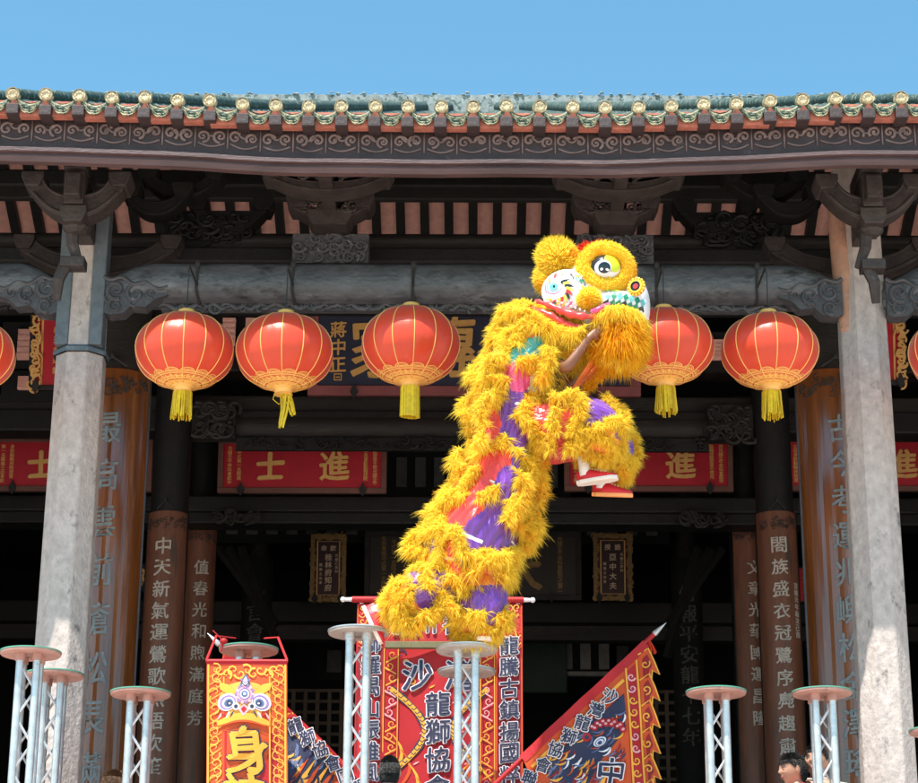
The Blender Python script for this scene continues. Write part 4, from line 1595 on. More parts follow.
for s in (-1, 1):                                      # two dragons bending round the characters
    cx = 438
    arc = [(cx + s * (-48 + 34 * math.sin(math.pi * min(1, k / 20) * .95) + 6 * (k > 14) * 0), 690 + k * 4.0) for k in range(21)]
    P2 = [(X(a), Yb(b)) for a, b in arc]
    d.ribbon(P2, [.05 + .01 * math.sin(k) for k in range(21)], .006, 0)
    d.ribbon(P2, [.034] * 21, .009, 6)
    for k in range(1, 20):
        a, b = P2[k]
        d.ribbon([(a - .018, b - .008), (a, b + .008), (a + .018, b - .008)], .006, .011, 0)
    for q in range(4):
        d.ribbon([(X(cx + s * (-46 + 8 * q + 10 * math.sin(k * .5))), Yb(735 + q * 14 + k * 6)) for k in range(9)], [.004 + .02 * math.sin(math.pi * k / 8) for k in range(9)], .005, 4 if q % 2 else 6)
    for q in range(5):
        d.ribbon(scroll2d(X(cx + s * (-38 + q * 4)), Yb(655 + q * 9), .035, 1.0, q * 1.3, s, 10), [.004 + .012 * k / 10 for k in range(11)], .005, [0, 2, 5, 6, 4][q])
    for q in range(6):
        d.ribbon([(X(cx + s * (-10 - 3 * q) + 2 * k), Yb(690 + q * 15 - k)) for k in range(4)], [.002, .012, .01, .002], .005, 5 if q % 2 else 6)
g.build('design', BN, cl, fixn=False)
g = MB()
r0, r1 = U(346, 600, YB).x, U(526, 600, YB).x
g.tube([(r0 + .03, YB - .006, bt.z), (r1 - .03, YB - .006, bt.z)], .024, 12, flat=1)
rod = g.build('rod', 'b_red', BAN, smooth='auto')
for x, s in ((r0, -1), (r1, 1)):
    g = MB()
    g.tube([(x - s * .03, YB - .006, bt.z), (x + s * .03, YB - .006, bt.z)], [.016, .013], 10)
    g.ell((x + s * .035, YB - .006, bt.z), (.02, .02, .02), 10, 6)
    g.build('finial', 'b_white', rod, smooth='auto')
g = MB()
z = zz(644.5, YB - .1)
g.box((X(384) + bt.x, YB - .09, z - .022), (X(492) + bt.x, YB - .04, z + .026))
g.build('crossbar', 'olive_wood', BAN, bevel=.004)
for x in (-bw / 2 + .03, bw / 2 - .03):
    g = MB()
    g.tube([(bt.x + x, YB + .05, TZ + .004), (bt.x + x, YB + .05, bt.z - .01)], .016, 10)
    g.box((bt.x + x - .03, YB - .3, TZ + .004), (bt.x + x + .03, YB + .4, TZ + .03))
    g.build('stand_leg', 'steel', BAN)

# --- the orange lion banner hung from a pole top
YO = 14.35
c0, c1 = U(205, 661, YO), U(285.5, 661, YO)
e0 = U(213, 783, YO)
ow = c1.x - c0.x
oz = c0.z
oh = oz - TZ - .25
shear = ((e0.x - U(205, 783, YO).x) * .55) / (oz - e0.z)
okx = ow / 80.5
OB = thing('orange_banner', 'orange banner with a lion mask and gold characters, tied under a round pole top', 'banner', ((c0.x + c1.x) / 2, YO, oz))


def S_o(x, y, off):
    yy = -.026 * math.sin(x * 10 + 1.0 + y * 2) * min(1, y * 1.5) - .01 * math.sin(y * 6)
    return Vector(((c0.x + c1.x) / 2 + x * (1 - .012 * y) + shear * y, YO + yy - off, oz - y))


XO = lambda px, py=661: (px - 245) * okx
oky = (zz(661, YO) - zz(783, YO)) / 122.0
YOo = lambda py: (py - 661) * oky
XQ = lambda px, py: (px - 245 - (py - 661) * .05) * okx
g = MB()
cloth_sheet(g, S_o, -ow / 2, ow / 2, 0, oh, 26, 50)
cloth_sheet(g, S_o, -ow / 2, ow / 2, 0, oh, 26, 50, -.004)
cl = g.build('cloth', 'b_orange', OB, smooth=True)
g = MB()
d = Draw(g, S_o, -1, .025)
ON = ['b_gold', 'b_yellow', 'b_red', 'b_violet', 'b_white', 'b_navy', 'b_pink', 'b_slate', 'b_orange']
d.rect(-ow / 2, 0.0, ow / 2, .03, .004, 2)
d.rect(XO(223), YOo(733), XO(275), oh - .03, .004, 2)
d.rect(XO(224), YOo(684), XO(274), YOo(733), .004, 8)
rg = random.Random(5)
for s in (-1, 1):                                      # entwined border
    for q in range(34):
        y = .06 + q * .052
        if y > oh - .05: break
        x = s * (ow / 2 - .06)
        d.ribbon(scroll2d(x + rg.uniform(-.012, .012), y, .040, rg.uniform(.7, 1.2), rg.uniform(0, 6), rg.choice((-1, 1)), 10), [.004 + .006 * k / 10 for k in range(11)], .007, 0 if q % 3 else 1)
        d.ribbon([(x - s * .045, y), (x, y + .03), (x + s * .045, y + .055)], [.003, .008, .003], .006, 0)
    d.ribbon([(s * (ow / 2 - .012), 0.03), (s * (ow / 2 - .012), oh)], .012, .006, 1)
    d.ribbon([(s * (ow / 2 - .115), .11), (s * (ow / 2 - .115), oh)], .009, .006, 1)
for q in range(9):
    d.ribbon(scroll2d(XO(218 + q * 6.8), YOo(671 + (q % 2) * 4), .04, 1.0, q, 1 if q % 2 else -1, 10), [.005 + .009 * k / 10 for k in range(11)], .008, 1)


def el(px, py, rx, ry, off, mi, rot=0.0):
    d.ellipse(XQ(px, py), YOo(py), rx * okx, ry * okx, off, mi, rot)


# lion mask
el(245, 703, 26, 21, .007, 0)
el(245, 709, 24, 15, .008, 8)
for s in (-1, 1):
    d.poly([(XQ(245 + s * a, b), YOo(b)) for a, b in ((5, 702), (9, 694), (17, 686), (26, 684), (25, 691), (16, 697), (11, 704))], .011, 1)
    for q, (rx, ry, m) in enumerate(((10, 8.5, 4), (8.4, 7, 3), (6.4, 5.4, 4), (4.8, 4, 7), (2.6, 2.6, 5), (1, 1, 4))):
        el(245 + s * (17 - q * .5), 704 + .3 * q, rx, ry, .012 + q * .0016, m, s * .5)
    el(245 + s * 8, 708.5, 3.6, 3.6, .016, 4)
    el(245 + s * 8, 708.5, 2, 2, .018, 5)
    for q in range(4):
        d.ribbon([(XQ(245 + s * (10 + q * 4 + k * .9), 714 + q), YOo(713 + k * 1.6 + q * .6)) for k in range(5)], [.003, .01, .012, .008, .003], .015, (5, 4, 2, 6)[q])
for q, (r_, m) in enumerate(((9, 3), (7.4, 6), (6, 3), (4.6, 4), (3.3, 7), (1.4, 4))):
    el(245, 696, r_, r_, .013 + q * .0016, m)
for k in range(14):
    a = k * 2 * math.pi / 14
    el(245 + 8.6 * math.cos(a), 696 + 8.6 * math.sin(a), 1.6, 1.6, .014, 3 if k % 2 else 6)
d.poly([(XQ(245 + a, b), YOo(b)) for a, b in ((-6, 689), (-4, 682), (0, 675), (4, 682), (6, 689))], .013, 7)
d.poly([(XQ(245 + a, b), YOo(b)) for a, b in ((-3.4, 687), (-2, 682), (0, 678), (2, 682), (3.4, 687))], .015, 4)
for q in range(3):
    d.ribbon([(XQ(245 - 5 + q * .8, 684), YOo(681 + q * 3)), (XQ(245, 684), YOo(684.5 + q * 3)), (XQ(245 + 5 - q * .8, 684), YOo(681 + q * 3))], .007, .017, 5 if q % 2 else 3)
d.poly([(XQ(245 + a, b), YOo(b)) for a, b in ((-6, 711), (0, 706), (6, 711), (0, 718))], .015, 6)
d.poly([(XQ(245 + a, b), YOo(b)) for a, b in ((-3, 711), (0, 708), (3, 711), (0, 715))], .017, 2)
d.ribbon([(XQ(245 + k, 726), YOo(726 - 7 * math.cos(k / 26 * 1.5))) for k in range(-26, 27, 4)], [.01 + .045 * math.cos(k / 28 * 1.5) ** .6 for k in range(-26, 27, 4)], .014, 1)
d.ribbon([(XQ(245 + k, 726), YOo(730 - 7 * math.cos(k / 26 * 1.5))) for k in range(-22, 23, 4)], [.003 + .012 * math.cos(k / 24 * 1.5) for k in range(-22, 23, 4)], .016, 8)
for ch, py in (('身', 752), ('神', 797), ('健', 842)):
    d.text(ch, XQ(250, py), YOo(py), .29, .009, 5, bold=.052, brush=.06, thick=.001, slant=-.12)
    d.text(ch, XQ(249.5, py), YOo(py), .285, .015, 1, bold=.034, brush=.06, slant=-.12, thick=.002)
# the drawing's y axis runs down: mirror is handled by flip
g.build('design', ON, cl, fixn=False)
g = MB()
g.tube([S_o(-ow / 2 - .005, .005, 0), S_o(ow / 2 + .005, .005, 0)], .013, 8)
g.build('rod', 'b_red', OB)
g = MB()
dz = U(247, 648, 14.75).z + .02
dx = U(247, 651, 14.75).x
g.tube([S_o(-ow / 2, 0, .01), (dx - .21, 14.62, dz + .03), (dx - .1, 14.80, dz + .055)], .009, 6, flat=.5)
g.tube([S_o(ow / 2, 0, .01), (dx + .205, 14.66, dz + .03), (dx + .1, 14.80, dz + .055)], .009, 6, flat=.5)
g.build('tie_cord', 'b_red', OB)
g = MB()
k0 = U(222, 642, 14.5)
g.ell(k0, (.028, .028, .022), 10, 7)
g.tube([k0, U(211, 631, 14.5)], .004, 5)
g.tube([k0, U(219, 652, 14.5)], .008, 5)
g.build('knob', 'b_red', OB)


# --- triangular flags on leaning poles
def flag(label, tip, low, lead_len, fly, Y, text, letters_px, mirror, design):
    """tip and low: two pixels on the pole; fly: pixel outline of the cloth"""
    pt, pl = U(*tip, Y), U(*low, Y)
    dirv = (pl - pt).normalized()
    foot = pt + dirv * ((pt.z - TZ - .02) / -dirv.z)
    root = thing('triangular_flag', label, 'flag', (foot.x, Y, TZ), 'triangular dragon and lion dance flags')
    g = MB()
    g.tube([pt + dirv * .06, foot], .017, 10)
    pole = g.build('flag_pole', 'b_red', root, smooth='auto')
    g = MB()
    w = dirv.orthogonal().normalized()
    g.tube([pt + dirv * .07, pt + dirv * .05, pt + dirv * .015, pt - dirv * .065], [.012, .021, .016, .001], 8)
    g.build('spearhead', 'steel', pole, smooth='auto')
    g = MB()
    for k in range(18):
        a = RNG.uniform(-.02, .02, 3)
        q = pt + dirv * .11
        g.tube([q, q + Vector((a[0] * 1.2 + .01, a[1], -.05)), q + Vector((a[0] * 2 + .015, a[1] * 2, -.1 - a[2]))], .004, 4)
    g.build('tassel', 'fur_red', pole)
    def S(px, py, off):
        p = U(px, py, Y)
        return Vector((p.x, Y - .04 - .022 * math.sin(px * .085 + py * .05) - .012 * math.sin(px * .16 - py * .04) - off, p.z))
    return root, S


RF, S_r = flag('triangular flag with steel spearhead and flame fringe on a leaning red pole', (658, 628), (522, 757), .2, None, 15.25, None, None, False, None)


def grid_tri(g, S, top, bot, n, m, mi=0, off=0.0):
    """cloth between two pixel polylines"""
    rows = []
    for i in range(n + 1):
        t = i / n
        def at(pl):
            k = t * (len(pl) - 1)
            a = min(int(k), len(pl) - 2)
            f = k - a
            return (pl[a][0] + (pl[a + 1][0] - pl[a][0]) * f, pl[a][1] + (pl[a + 1][1] - pl[a][1]) * f)
        a, b = at(top), at(bot)
        rows.append([S(a[0] + (b[0] - a[0]) * j / m, a[1] + (b[1] - a[1]) * j / m, off) for j in range(m + 1)])
    for i in range(n): g.strip(rows[i], rows[i + 1], mi)


g = MB()
for o in (0, -.004):
    grid_tri(g, S_r, [(520, 757), (644, 641)], [(560, 850), (659, 850)], 60, 60, 0, o)
clr = g.build('cloth', 'b_orange', RF, smooth=True)
FN = ['b_navy', 'b_white', 'b_red', 'b_yellow', 'b_slate', 'b_orange', 'b_pink', 'b_gold', 'b_dark']
g = MB()
d = Draw(g, S_r, -1, 2.5)
d.ribbon([(521 + 123 * k / 20, 760 - 116 * k / 20) for k in range(21)], [9.0] * 21, .005, 2)
d.ribbon([(530 + 92 * k / 20, 768 - 88 * k / 20) for k in range(21)], [3.0] * 21, .006, 3)
# flame fringe and scroll border on the fly edge
d.poly([(624, 672), (634, 663), (646, 783 + 40), (632, 783 + 40)], .005, 2)
fl = [(634, 660)]
for q in range(7):
    y = 660 + q * 27
    fl += [(650 + q * .6, y + 2), (655 + q * .6, y + 14), (656 + q * .6, y + 20), (651 + q * .6, y + 17), (648 + q * .6, y + 24)]
for q in range(7):
    y = 655 + q * 26
    d.poly([(636 + q * 1.5, y), (646 + q * .8, y - 6), (652 + q * .7, y + 8), (657 + q * .6, y + 21), (650 + q * .6, y + 17), (649 + q * .6, y + 26), (638 + q * 1.6, y + 26)], .004, 5)
    d.poly([(640 + q * 1.4, y + 4), (645 + q * .8, y + 0), (650 + q * .7, y + 12), (647 + q * .6, y + 16), (646 + q * .7, y + 24), (641 + q * 1.5, y + 24)], .006, 8)
    d.ribbon([(636 + q * 1.5, y), (646 + q * .8, y - 6), (652 + q * .7, y + 8), (657 + q * .6, y + 21), (650 + q * .6, y + 17), (649 + q * .6, y + 26)], 1.6, .008, 3)
    d.ribbon(scroll2d(643 + q * 1.0, y + 10, 5, 1.1, q, 1 if q % 2 else -1, 10), 1.4, .010, 3)
for q in range(2):
    d.ribbon([(624 + q * 10.5 + 11 * k / 20 * 1.0, 668 - q * 8 + k * 8) for k in range(21)], 1.9, .010, 3)
for q in range(13):
    y = 677 + q * 12
    d.ribbon(scroll2d(629.5 + q * .75, y, 4.4, 1.2, rad(90), 1 if q % 2 else -1, 12), [.6 + 1.4 * k / 12 for k in range(13)], .010, 6 if q in (0, 1, 5, 6, 9) else 3)
# dark lion in profile
d.poly([(540, 766), (556, 752), (590, 722), (622, 694), (624, 716), (618, 738), (600, 760), (584, 790), (560, 815), (556, 790)], .0055, 0)
rgf = random.Random(3)
d.poly([(562, 752), (572, 738), (580, 734), (586, 722), (598, 716), (608, 706), (622, 712), (623, 730), (612, 742), (603, 752), (592, 764), (580, 772), (566, 764)], .007, 0)
for q in range(190):
    x, y = rgf.uniform(548, 624), rgf.uniform(712, 800)
    if y < 1302 - x + rgf.uniform(-4, 4) - 20 + 14: continue
    a = rgf.uniform(1.2, 2.4)
    d.ribbon([(x + k * 2.4 * math.cos(a + k * .15), y + k * 2.4 * math.sin(a + k * .15)) for k in range(6)], [.4, 1.6, 2.0, 1.6, 1.0, .3], .008 + q * .00003, rgf.choice((4, 4, 0, 0, 5, 3, 1, 8)))
for q, (rx, ry, m) in enumerate(((9, 5.5, 0), (7, 4.4, 1), (5.6, 3.4, 4), (4.2, 2.8, 1), (2.8, 2, 4), (1.4, 1.2, 0))):
    d.ellipse(598, 742 + q * .4, rx, ry, .014 + q * .0015, m, rot=-.6)
for q in range(12):
    d.ellipse(590 + q * 2.8, 727 - 6 * math.sin(q * .3) + (q % 2) * 3, 3.4, 3, .013 + .0006 * q, 2 if q % 3 else 8)
    d.ellipse(590 + q * 2.8, 727 - 6 * math.sin(q * .3) + (q % 2) * 3, 1.5, 1.3, .0215 + .0002 * q, 6)
d.ellipse(585, 738, 4.4, 4.4, .016, 2)
d.ellipse(585, 738, 2.2, 2.2, .018, 0)
for q in range(5):
    d.ribbon([(570 + q * 9 + k * 1.5, 790 - k * 4 + q) for k in range(8)], [.6, 3, 4, 4, 3, 2.4, 1.5, .5], .006, 3 if q % 2 else 8)
for i, ch in enumerate('沙灣龍獅協會聯'):
    d.text(ch, 608 - 13.6 * i + (i > 4) * 1.5, 697 + 13.4 * i - (0 if i < 5 else -2), 15.0, .020, 1, bold=.06, rot=.32, brush=.02, thick=.001)
    d.text(ch, 608 - 13.6 * i + (i > 4) * 1.5, 697 + 13.4 * i - (0 if i < 5 else -2), 14.5, .024, 0, bold=.02, rot=.32, brush=.02, thick=.001)
d.text('中', 609, 773, 27, .020, 1, bold=.06, rot=.1, brush=.04, thick=.001)
d.text('中', 609, 773, 27, .024, 0, bold=.02, rot=.1, brush=.04, thick=.001)
g.build('design', FN, clr, fixn=False)

LF, S_l = flag('triangular flag on a leaning red pole, half hidden behind the orange lion banner', (212, 640), (345, 768), .2, None, 15.25, None, None, True, None)
g = MB()
for o in (0, -.004):
    grid_tri(g, S_l, [(226, 655), (349, 770)], [(214, 850), (318, 850)], 60, 60, 0, o)
cll = g.build('cloth', 'b_orange', LF, smooth=True)
g = MB()
d = Draw(g, S_l, -1, 2.5)
d.ribbon([(226 + 122 * k / 20, 657 + 117 * k / 20) for k in range(21)], [10.0] * 21, .005, 2)
d.ribbon([(236 + 105 * k / 20, 678 + 103 * k / 20) for k in range(21)], [2.4] * 21, .006, 3)
d.poly([(285, 715), (300, 728), (322, 752), (335, 772), (325, 800), (300, 812), (285, 800)], .006, 0)
for q in range(34):
    x, y = rgf.uniform(284, 322), rgf.uniform(738, 785)
    a = rgf.uniform(.6, 2.2)
    d.ribbon([(x + k * 2.2 * math.cos(a + k * .15), y + k * 2.2 * math.sin(a + k * .15)) for k in range(6)], [.4, 2.2, 2.6, 2.2, 1.4, .3], .008 + q * .0001, rgf.choice((4, 4, 0, 7)))
for q in range(7):
    d.ribbon(scroll2d(288 + q * 8, 716 + q * 8.4, 4, 1.1, q, 1 if q % 2 else -1, 10), 1.4, .009, 7 if q % 2 else 3)
for q in range(5):
    d.ribbon([(290 + q * 7 + k * 2.5, 785 - k * 3.5 + q * 2) for k in range(8)], [.6, 3, 4, 4, 3, 2.4, 1.5, .5], .010, 3 if q % 2 else 5)
for i, ch in enumerate('龍獅協會同賀'):
    d.text(ch, 294 + 12.6 * i, 727 + 12.4 * i, 15.4, .020, 1, bold=.06, rot=-.32, brush=.02, thick=.001)
    d.text(ch, 294 + 12.6 * i, 727 + 12.4 * i, 15, .024, 0, bold=.02, rot=-.32, brush=.02, thick=.001)
g.build('design', FN, cll, fixn=False)

# ------------------------------------------------------------------ fur
# gaps between the rows of trim where a strip of satin shows: (px, py) to (px, py), half width, satin
GAPS = [((511, 352), (537, 346), 7, 4), ((508, 363), (517, 380), 8, 3), ((501, 393), (510, 423), 5.5, 0), ((474, 423), (494, 440), 5.5, 1),
        ((508, 432), (522, 452), 6.5, 0), ((476, 461), (501, 452), 7, 1), ((483, 470), (458, 517), 7, 1), ((509, 476), (488, 527), 9, 0),
        ((415, 546), (428, 543), 4, 0), ((462, 577), (498, 574), 5, 2), ((563, 418), (556, 452), 7, 1), ((586, 421), (599, 416), 9, 0),
        ((418, 590), (429, 603), 8, 0), ((466, 604), (494, 607), 9, 0), ((449, 436), (455, 441), 4, 0), ((590, 436), (606, 431), 4, 2)]


def gap_at(p, grow=0.0):
    d = p[1] * math.cos(rad(PITCH)) + (p[2] - CAMZ) * math.sin(rad(PITCH))
    v = -p[1] * math.sin(rad(PITCH)) + (p[2] - CAMZ) * math.cos(rad(PITCH))
    x, y = CX + FPX * p[0] / d, 391.5 - FPX * v / d
    for (ax, ay), (bx, by), w, m_ in GAPS:
        dx, dy = bx - ax, by - ay
        k = min(1, max(0, ((x - ax) * dx + (y - ay) * dy) / (dx * dx + dy * dy)))
        if math.hypot(x - ax - dx * k, y - ay - dy * k) < w * .8 + grow: return m_
    return None


class Fur:
    """thin tapering tufts gathered into one mesh"""

    def __init__(self):
        self.v, self.n = [], 0

    def blades(self, P, D, L, W, droop=0.25, curl=0.25):
        P, D = np.asarray(P, float), np.asarray(D, float)
        N = len(P)
        D = D / np.maximum(np.linalg.norm(D, axis=1, keepdims=True), 1e-6)
        L = np.broadcast_to(np.asarray(L, float), (N,))[:, None]
        W = np.broadcast_to(np.asarray(W, float), (N,))[:, None]
        rv = RNG.normal(size=(N, 3))
        s = np.cross(D, rv)
        s /= np.maximum(np.linalg.norm(s, axis=1, keepdims=True), 1e-6)
        c = RNG.normal(size=(N, 3)) * curl * L
        g = np.array([0, 0, -1.0]) * droop * L
        m = P + D * L * .5 + c * .18 + g * .22
        t = P + D * L * .95 + c * .6 + g * .9
        V = np.stack([P - s * W * .5, P + s * W * .5, m - s * W * .45, m + s * W * .45, t], 1).reshape(-1, 3)
        self.v.append(V)
        self.n += N

    def boa(self, path, r, dens=900, closed=False, wid=.008, core=None, mi=0, droop=.3, jitter=.25, lean=0.0, gaps=True):
        """a fluffy trim along a path; core (an MB) receives its soft inner cord"""
        pts = [Vector(p) for p in path]
        if closed: pts = pts + [pts[0]]
        A = np.array([tuple(p) for p in pts])
        seg = np.linalg.norm(np.diff(A, axis=0), axis=1)
        tot = seg.sum()
        N = max(12, int(tot * dens))
        u = np.sort(RNG.uniform(0, tot, N))
        cum = np.concatenate([[0], np.cumsum(seg)])
        i = np.clip(np.searchsorted(cum, u) - 1, 0, len(seg) - 1)
        f = ((u - cum[i]) / np.maximum(seg[i], 1e-9))[:, None]
        P = A[i] * (1 - f) + A[i + 1] * f
        T = (A[i + 1] - A[i]) / np.maximum(seg[i], 1e-9)[:, None]
        R_ = RNG.normal(size=(N, 3))
        R_ -= T * (R_ * T).sum(1, keepdims=True)
        R_ /= np.maximum(np.linalg.norm(R_, axis=1, keepdims=True), 1e-6)
        D = R_ + T * RNG.normal(0, .45, (N, 1)) + T * lean
        L = r * RNG.uniform(.55, 1.12, N)
        q = 16                                          # most of the fur gathers into soft tufts
        h = (np.arange(N) // q) * q
        h = np.minimum(h + q // 2, N - 1)
        Rc = R_[h] + T[h] * RNG.normal(0, .5, (N, 1))[h]
        tip = P[h] + Rc * r * RNG.uniform(.75, 1.3, (N, 1))[h] + RNG.normal(0, r * .12, (N, 3))
        k = RNG.uniform(0, 1, N) < .68
        base = P + R_ * r * .16
        D = np.where(k[:, None], tip - base, D)
        L = np.where(k, np.linalg.norm(tip - base, axis=1), L)
        if gaps:
            ok = np.array([q_[1] > YL + .0 or gap_at(q_) is None for q_ in base])
            base, D, L = base[ok], D[ok], L[ok]
            N = len(base)
        self.blades(base, D, L, wid * RNG.uniform(.6, 1.3, N), droop, jitter * .7)
        if core is not None:
            run = []
            for p in pts + [None]:
                if p is not None and not (gaps and p.y < YL and gap_at(p, 2.0) is not None):
                    run.append(p)
                else:
                    if len(run) > 1: core.tube(run, r * .34, 7, mi)
                    run = []

    def ball(self, c, rad_, L, N, wid=.012, droop=.25, comb=(0, 0, 0), cut=None, rot=None):
        Q = RNG.normal(size=(N, 3))
        Q /= np.linalg.norm(Q, axis=1, keepdims=True)
        R3 = np.array(rad_, float)
        P = Q * R3
        Nn = Q / R3
        Nn /= np.linalg.norm(Nn, axis=1, keepdims=True)
        if rot is not None:
            m = np.array(rot)
            P, Nn = P @ m.T, Nn @ m.T
        P = P + np.array(tuple(c))
        if cut is not None:
            k = cut(P)
            P, Nn = P[k], Nn[k]
        N = len(P)
        self.blades(P, Nn + np.array(comb), L * RNG.uniform(.6, 1.2, N), wid * RNG.uniform(.6, 1.3, N), droop, .3)

    def build(self, name, m, parent):
        V = np.concatenate(self.v) - np.array(tuple(root_of(parent)))
        N = len(V) // 5
        b = np.arange(N)[:, None] * 5
        quad = (b + np.array([0, 1, 3, 2])).reshape(-1)
        tri = (b + np.array([2, 3, 4])).reshape(-1)
        me = bpy.data.meshes.new(name)
        me.vertices.add(len(V))
        me.vertices.foreach_set('co', V.reshape(-1).astype(np.float32))
        lp = np.concatenate([quad, tri]).astype(np.int32)
        me.loops.add(len(lp))
        me.loops.foreach_set('vertex_index', lp)
        st = np.concatenate([np.arange(N) * 4, 4 * N + np.arange(N) * 3]).astype(np.int32)
        tt = np.concatenate([np.full(N, 4), np.full(N, 3)]).astype(np.int32)
        me.polygons.add(2 * N)
        me.polygons.foreach_set('loop_start', st)
        me.polygons.foreach_set('loop_total', tt)
        me.update(calc_edges=True)
        me.validate()
        return link_mesh(name, me, m, parent)


# ------------------------------------------------------------------ the lion
YL = 14.2
PXM = 14.85 / FPX                                      # metres per pixel at the lion


def Lp(px, py, dy=0.0):
    return U(px, py, YL) + Vector((0, dy, 0))


def smooth_path(pts, n):
    """Catmull-Rom through points of any dimension"""
    A = np.array(pts, float)
    A = np.vstack([2 * A[0] - A[1], A, 2 * A[-1] - A[-2]])
    out = []
    m = len(A) - 3
    for k in range(n + 1):
        t = k / n * m
        i = min(int(t), m - 1)
        f = t - i
        p0, p1, p2, p3 = A[i:i + 4]
        out.append(.5 * ((2 * p1) + (-p0 + p2) * f + (2 * p0 - 5 * p1 + 4 * p2 - p3) * f * f + (-p0 + 3 * p1 - 3 * p2 + p3) * f ** 3))
    return out


LION = thing('lion_costume', 'yellow furry southern lion dance costume rearing up, with purple and red satin', 'lion costume', Lp(450, 640))


class Sleeve:
    """a bent tube of cloth given by (px, py, dy, half width px, half depth m)"""

    def __init__(self, sec, n=60, fold=.03, seed=0):
        raw = smooth_path(sec, n)
        self.n = n
        self.c = [Lp(a[0], a[1], a[2]) for a in raw]
        self.w = [a[3] * PXM for a in raw]
        self.d = [a[4] for a in raw]
        self.fold, self.seed = fold, seed

    def at(self, u, v, off=0.0):
        u = min(max(u, 0), .9999)
        k = u * self.n
        i = int(k)
        f = k - i
        c = self.c[i].lerp(self.c[i + 1], f)
        t = (self.c[min(i + 2, self.n)] - self.c[max(i - 1, 0)]).normalized()
        yv = Vector((0, -1, 0))
        yv = (yv - t * yv.dot(t)).normalized()
        s = yv.cross(t).normalized()
        w = self.w[i] * (1 - f) + self.w[i + 1] * f
        d = self.d[i] * (1 - f) + self.d[i + 1] * f
        q = 1 + self.fold * (math.sin(v * 7 + u * 9 + self.seed) + .7 * math.sin(v * 13 - u * 31 + self.seed * 2) + .45 * math.sin(v * 31 + 3 * math.sin(u * 23)) + .35 * math.sin(u * 60 + 4 * math.sin(v * 3)))
        return c + s * (math.cos(v) * (w * q + off)) + yv * (math.sin(v) * (d * q + off))

    def cloth(self, g, nu, nv, colour):
        for i in range(nu):
            for j in range(nv):
                u0, u1 = i / nu, (i + 1) / nu
                v0, v1 = 2 * math.pi * j / nv, 2 * math.pi * (j + 1) / nv
                p = self.at(u0, v0)
                m_ = gap_at(p, 5.0) if p.y < YL else None
                g.add([p, self.at(u0, v1), self.at(u1, v1), self.at(u1, v0)], [(0, 1, 2, 3)], colour((u0 + u1) / 2, (v0 + v1) / 2) if m_ is None else m_)

    def ring(self, u, amp, k, ph, off, v0=0, v1=2 * math.pi, n=40):
        return [self.at(u + amp * math.sin(k * (v0 + (v1 - v0) * i / n) + ph) + amp * .5 * math.sin((2 * k + 1) * (v0 + (v1 - v0) * i / n) + ph * 3), v0 + (v1 - v0) * i / n, off) for i in range(n + 1)]

    def line(self, v, u0, u1, amp, k, ph, off, n=30):
        return [self.at(u0 + (u1 - u0) * i / n, v + amp * math.sin(k * i / n * 6.28 + ph) + amp * .4 * math.sin(k * 2.3 * i / n * 6.28 + ph * 2), off) for i in range(n + 1)]


# body: from the neck behind the head down to the hips of the rear dancer
BODY = Sleeve([(566, 330, .05, 26, .22), (536, 352, 0, 34, .26), (511, 384, 0, 35, .27), (508, 425, 0, 31, .26), (503, 465, 0, 32, .26),
               (490, 505, 0, 40, .28), (472, 542, 0, 46, .29), (460, 572, 0, 40, .27), (455, 596, 0, 26, .22)], 72, .03, 1)
CL = ['s_purple', 's_red', 's_orange', 's_pink', 's_teal', 's_white']


def body_col(u, v):
    v = (v + .25 * math.sin(u * 14)) % (2 * math.pi)
    k = int(v / (2 * math.pi) * 12)
    if u < .16: return 4 if k % 4 in (1, 2) else 3
    if u < .3: return (3, 5, 1, 0)[k % 4]
    return (0, 0, 0, 1, 2, 1, 0, 0, 1, 1, 2, 0)[k] if (u * 7 + k * .3) % 1 > .05 else 5


g = MB()
BODY.cloth(g, 160, 150, body_col)
bodyo = g.build('body_cloth', CL, LION, smooth=True)

fur = Fur()
core = MB()
NU = 6
for k in range(NU + 1):                                # wavy hoops round the body
    u = .03 + .93 * k / NU
    fur.boa(BODY.ring(u, .036, 3 + k % 2, k * 1.7, .02, n=64), .072, 5200, core=core, wid=.0048, droop=.5)
for q, v in enumerate((.55, 2.35, 3.9, 5.2)):   # and wavy lines along it
    fur.boa(BODY.line(v, .06, .96, .26, 2.4 + .5 * q, q * 1.3, .02, 60), .066, 5200, core=core, wid=.0048, droop=.45)


def px_boa(F, pts, r, dens=1300, n=20, **kw):
    P = [Lp(*p) for p in pts]
    P = [Vector(tuple(q)) for q in smooth_path([tuple(p) for p in P], n)]
    F.boa(P, r * .84, dens * 3.4, core=core, wid=.0048, **kw)


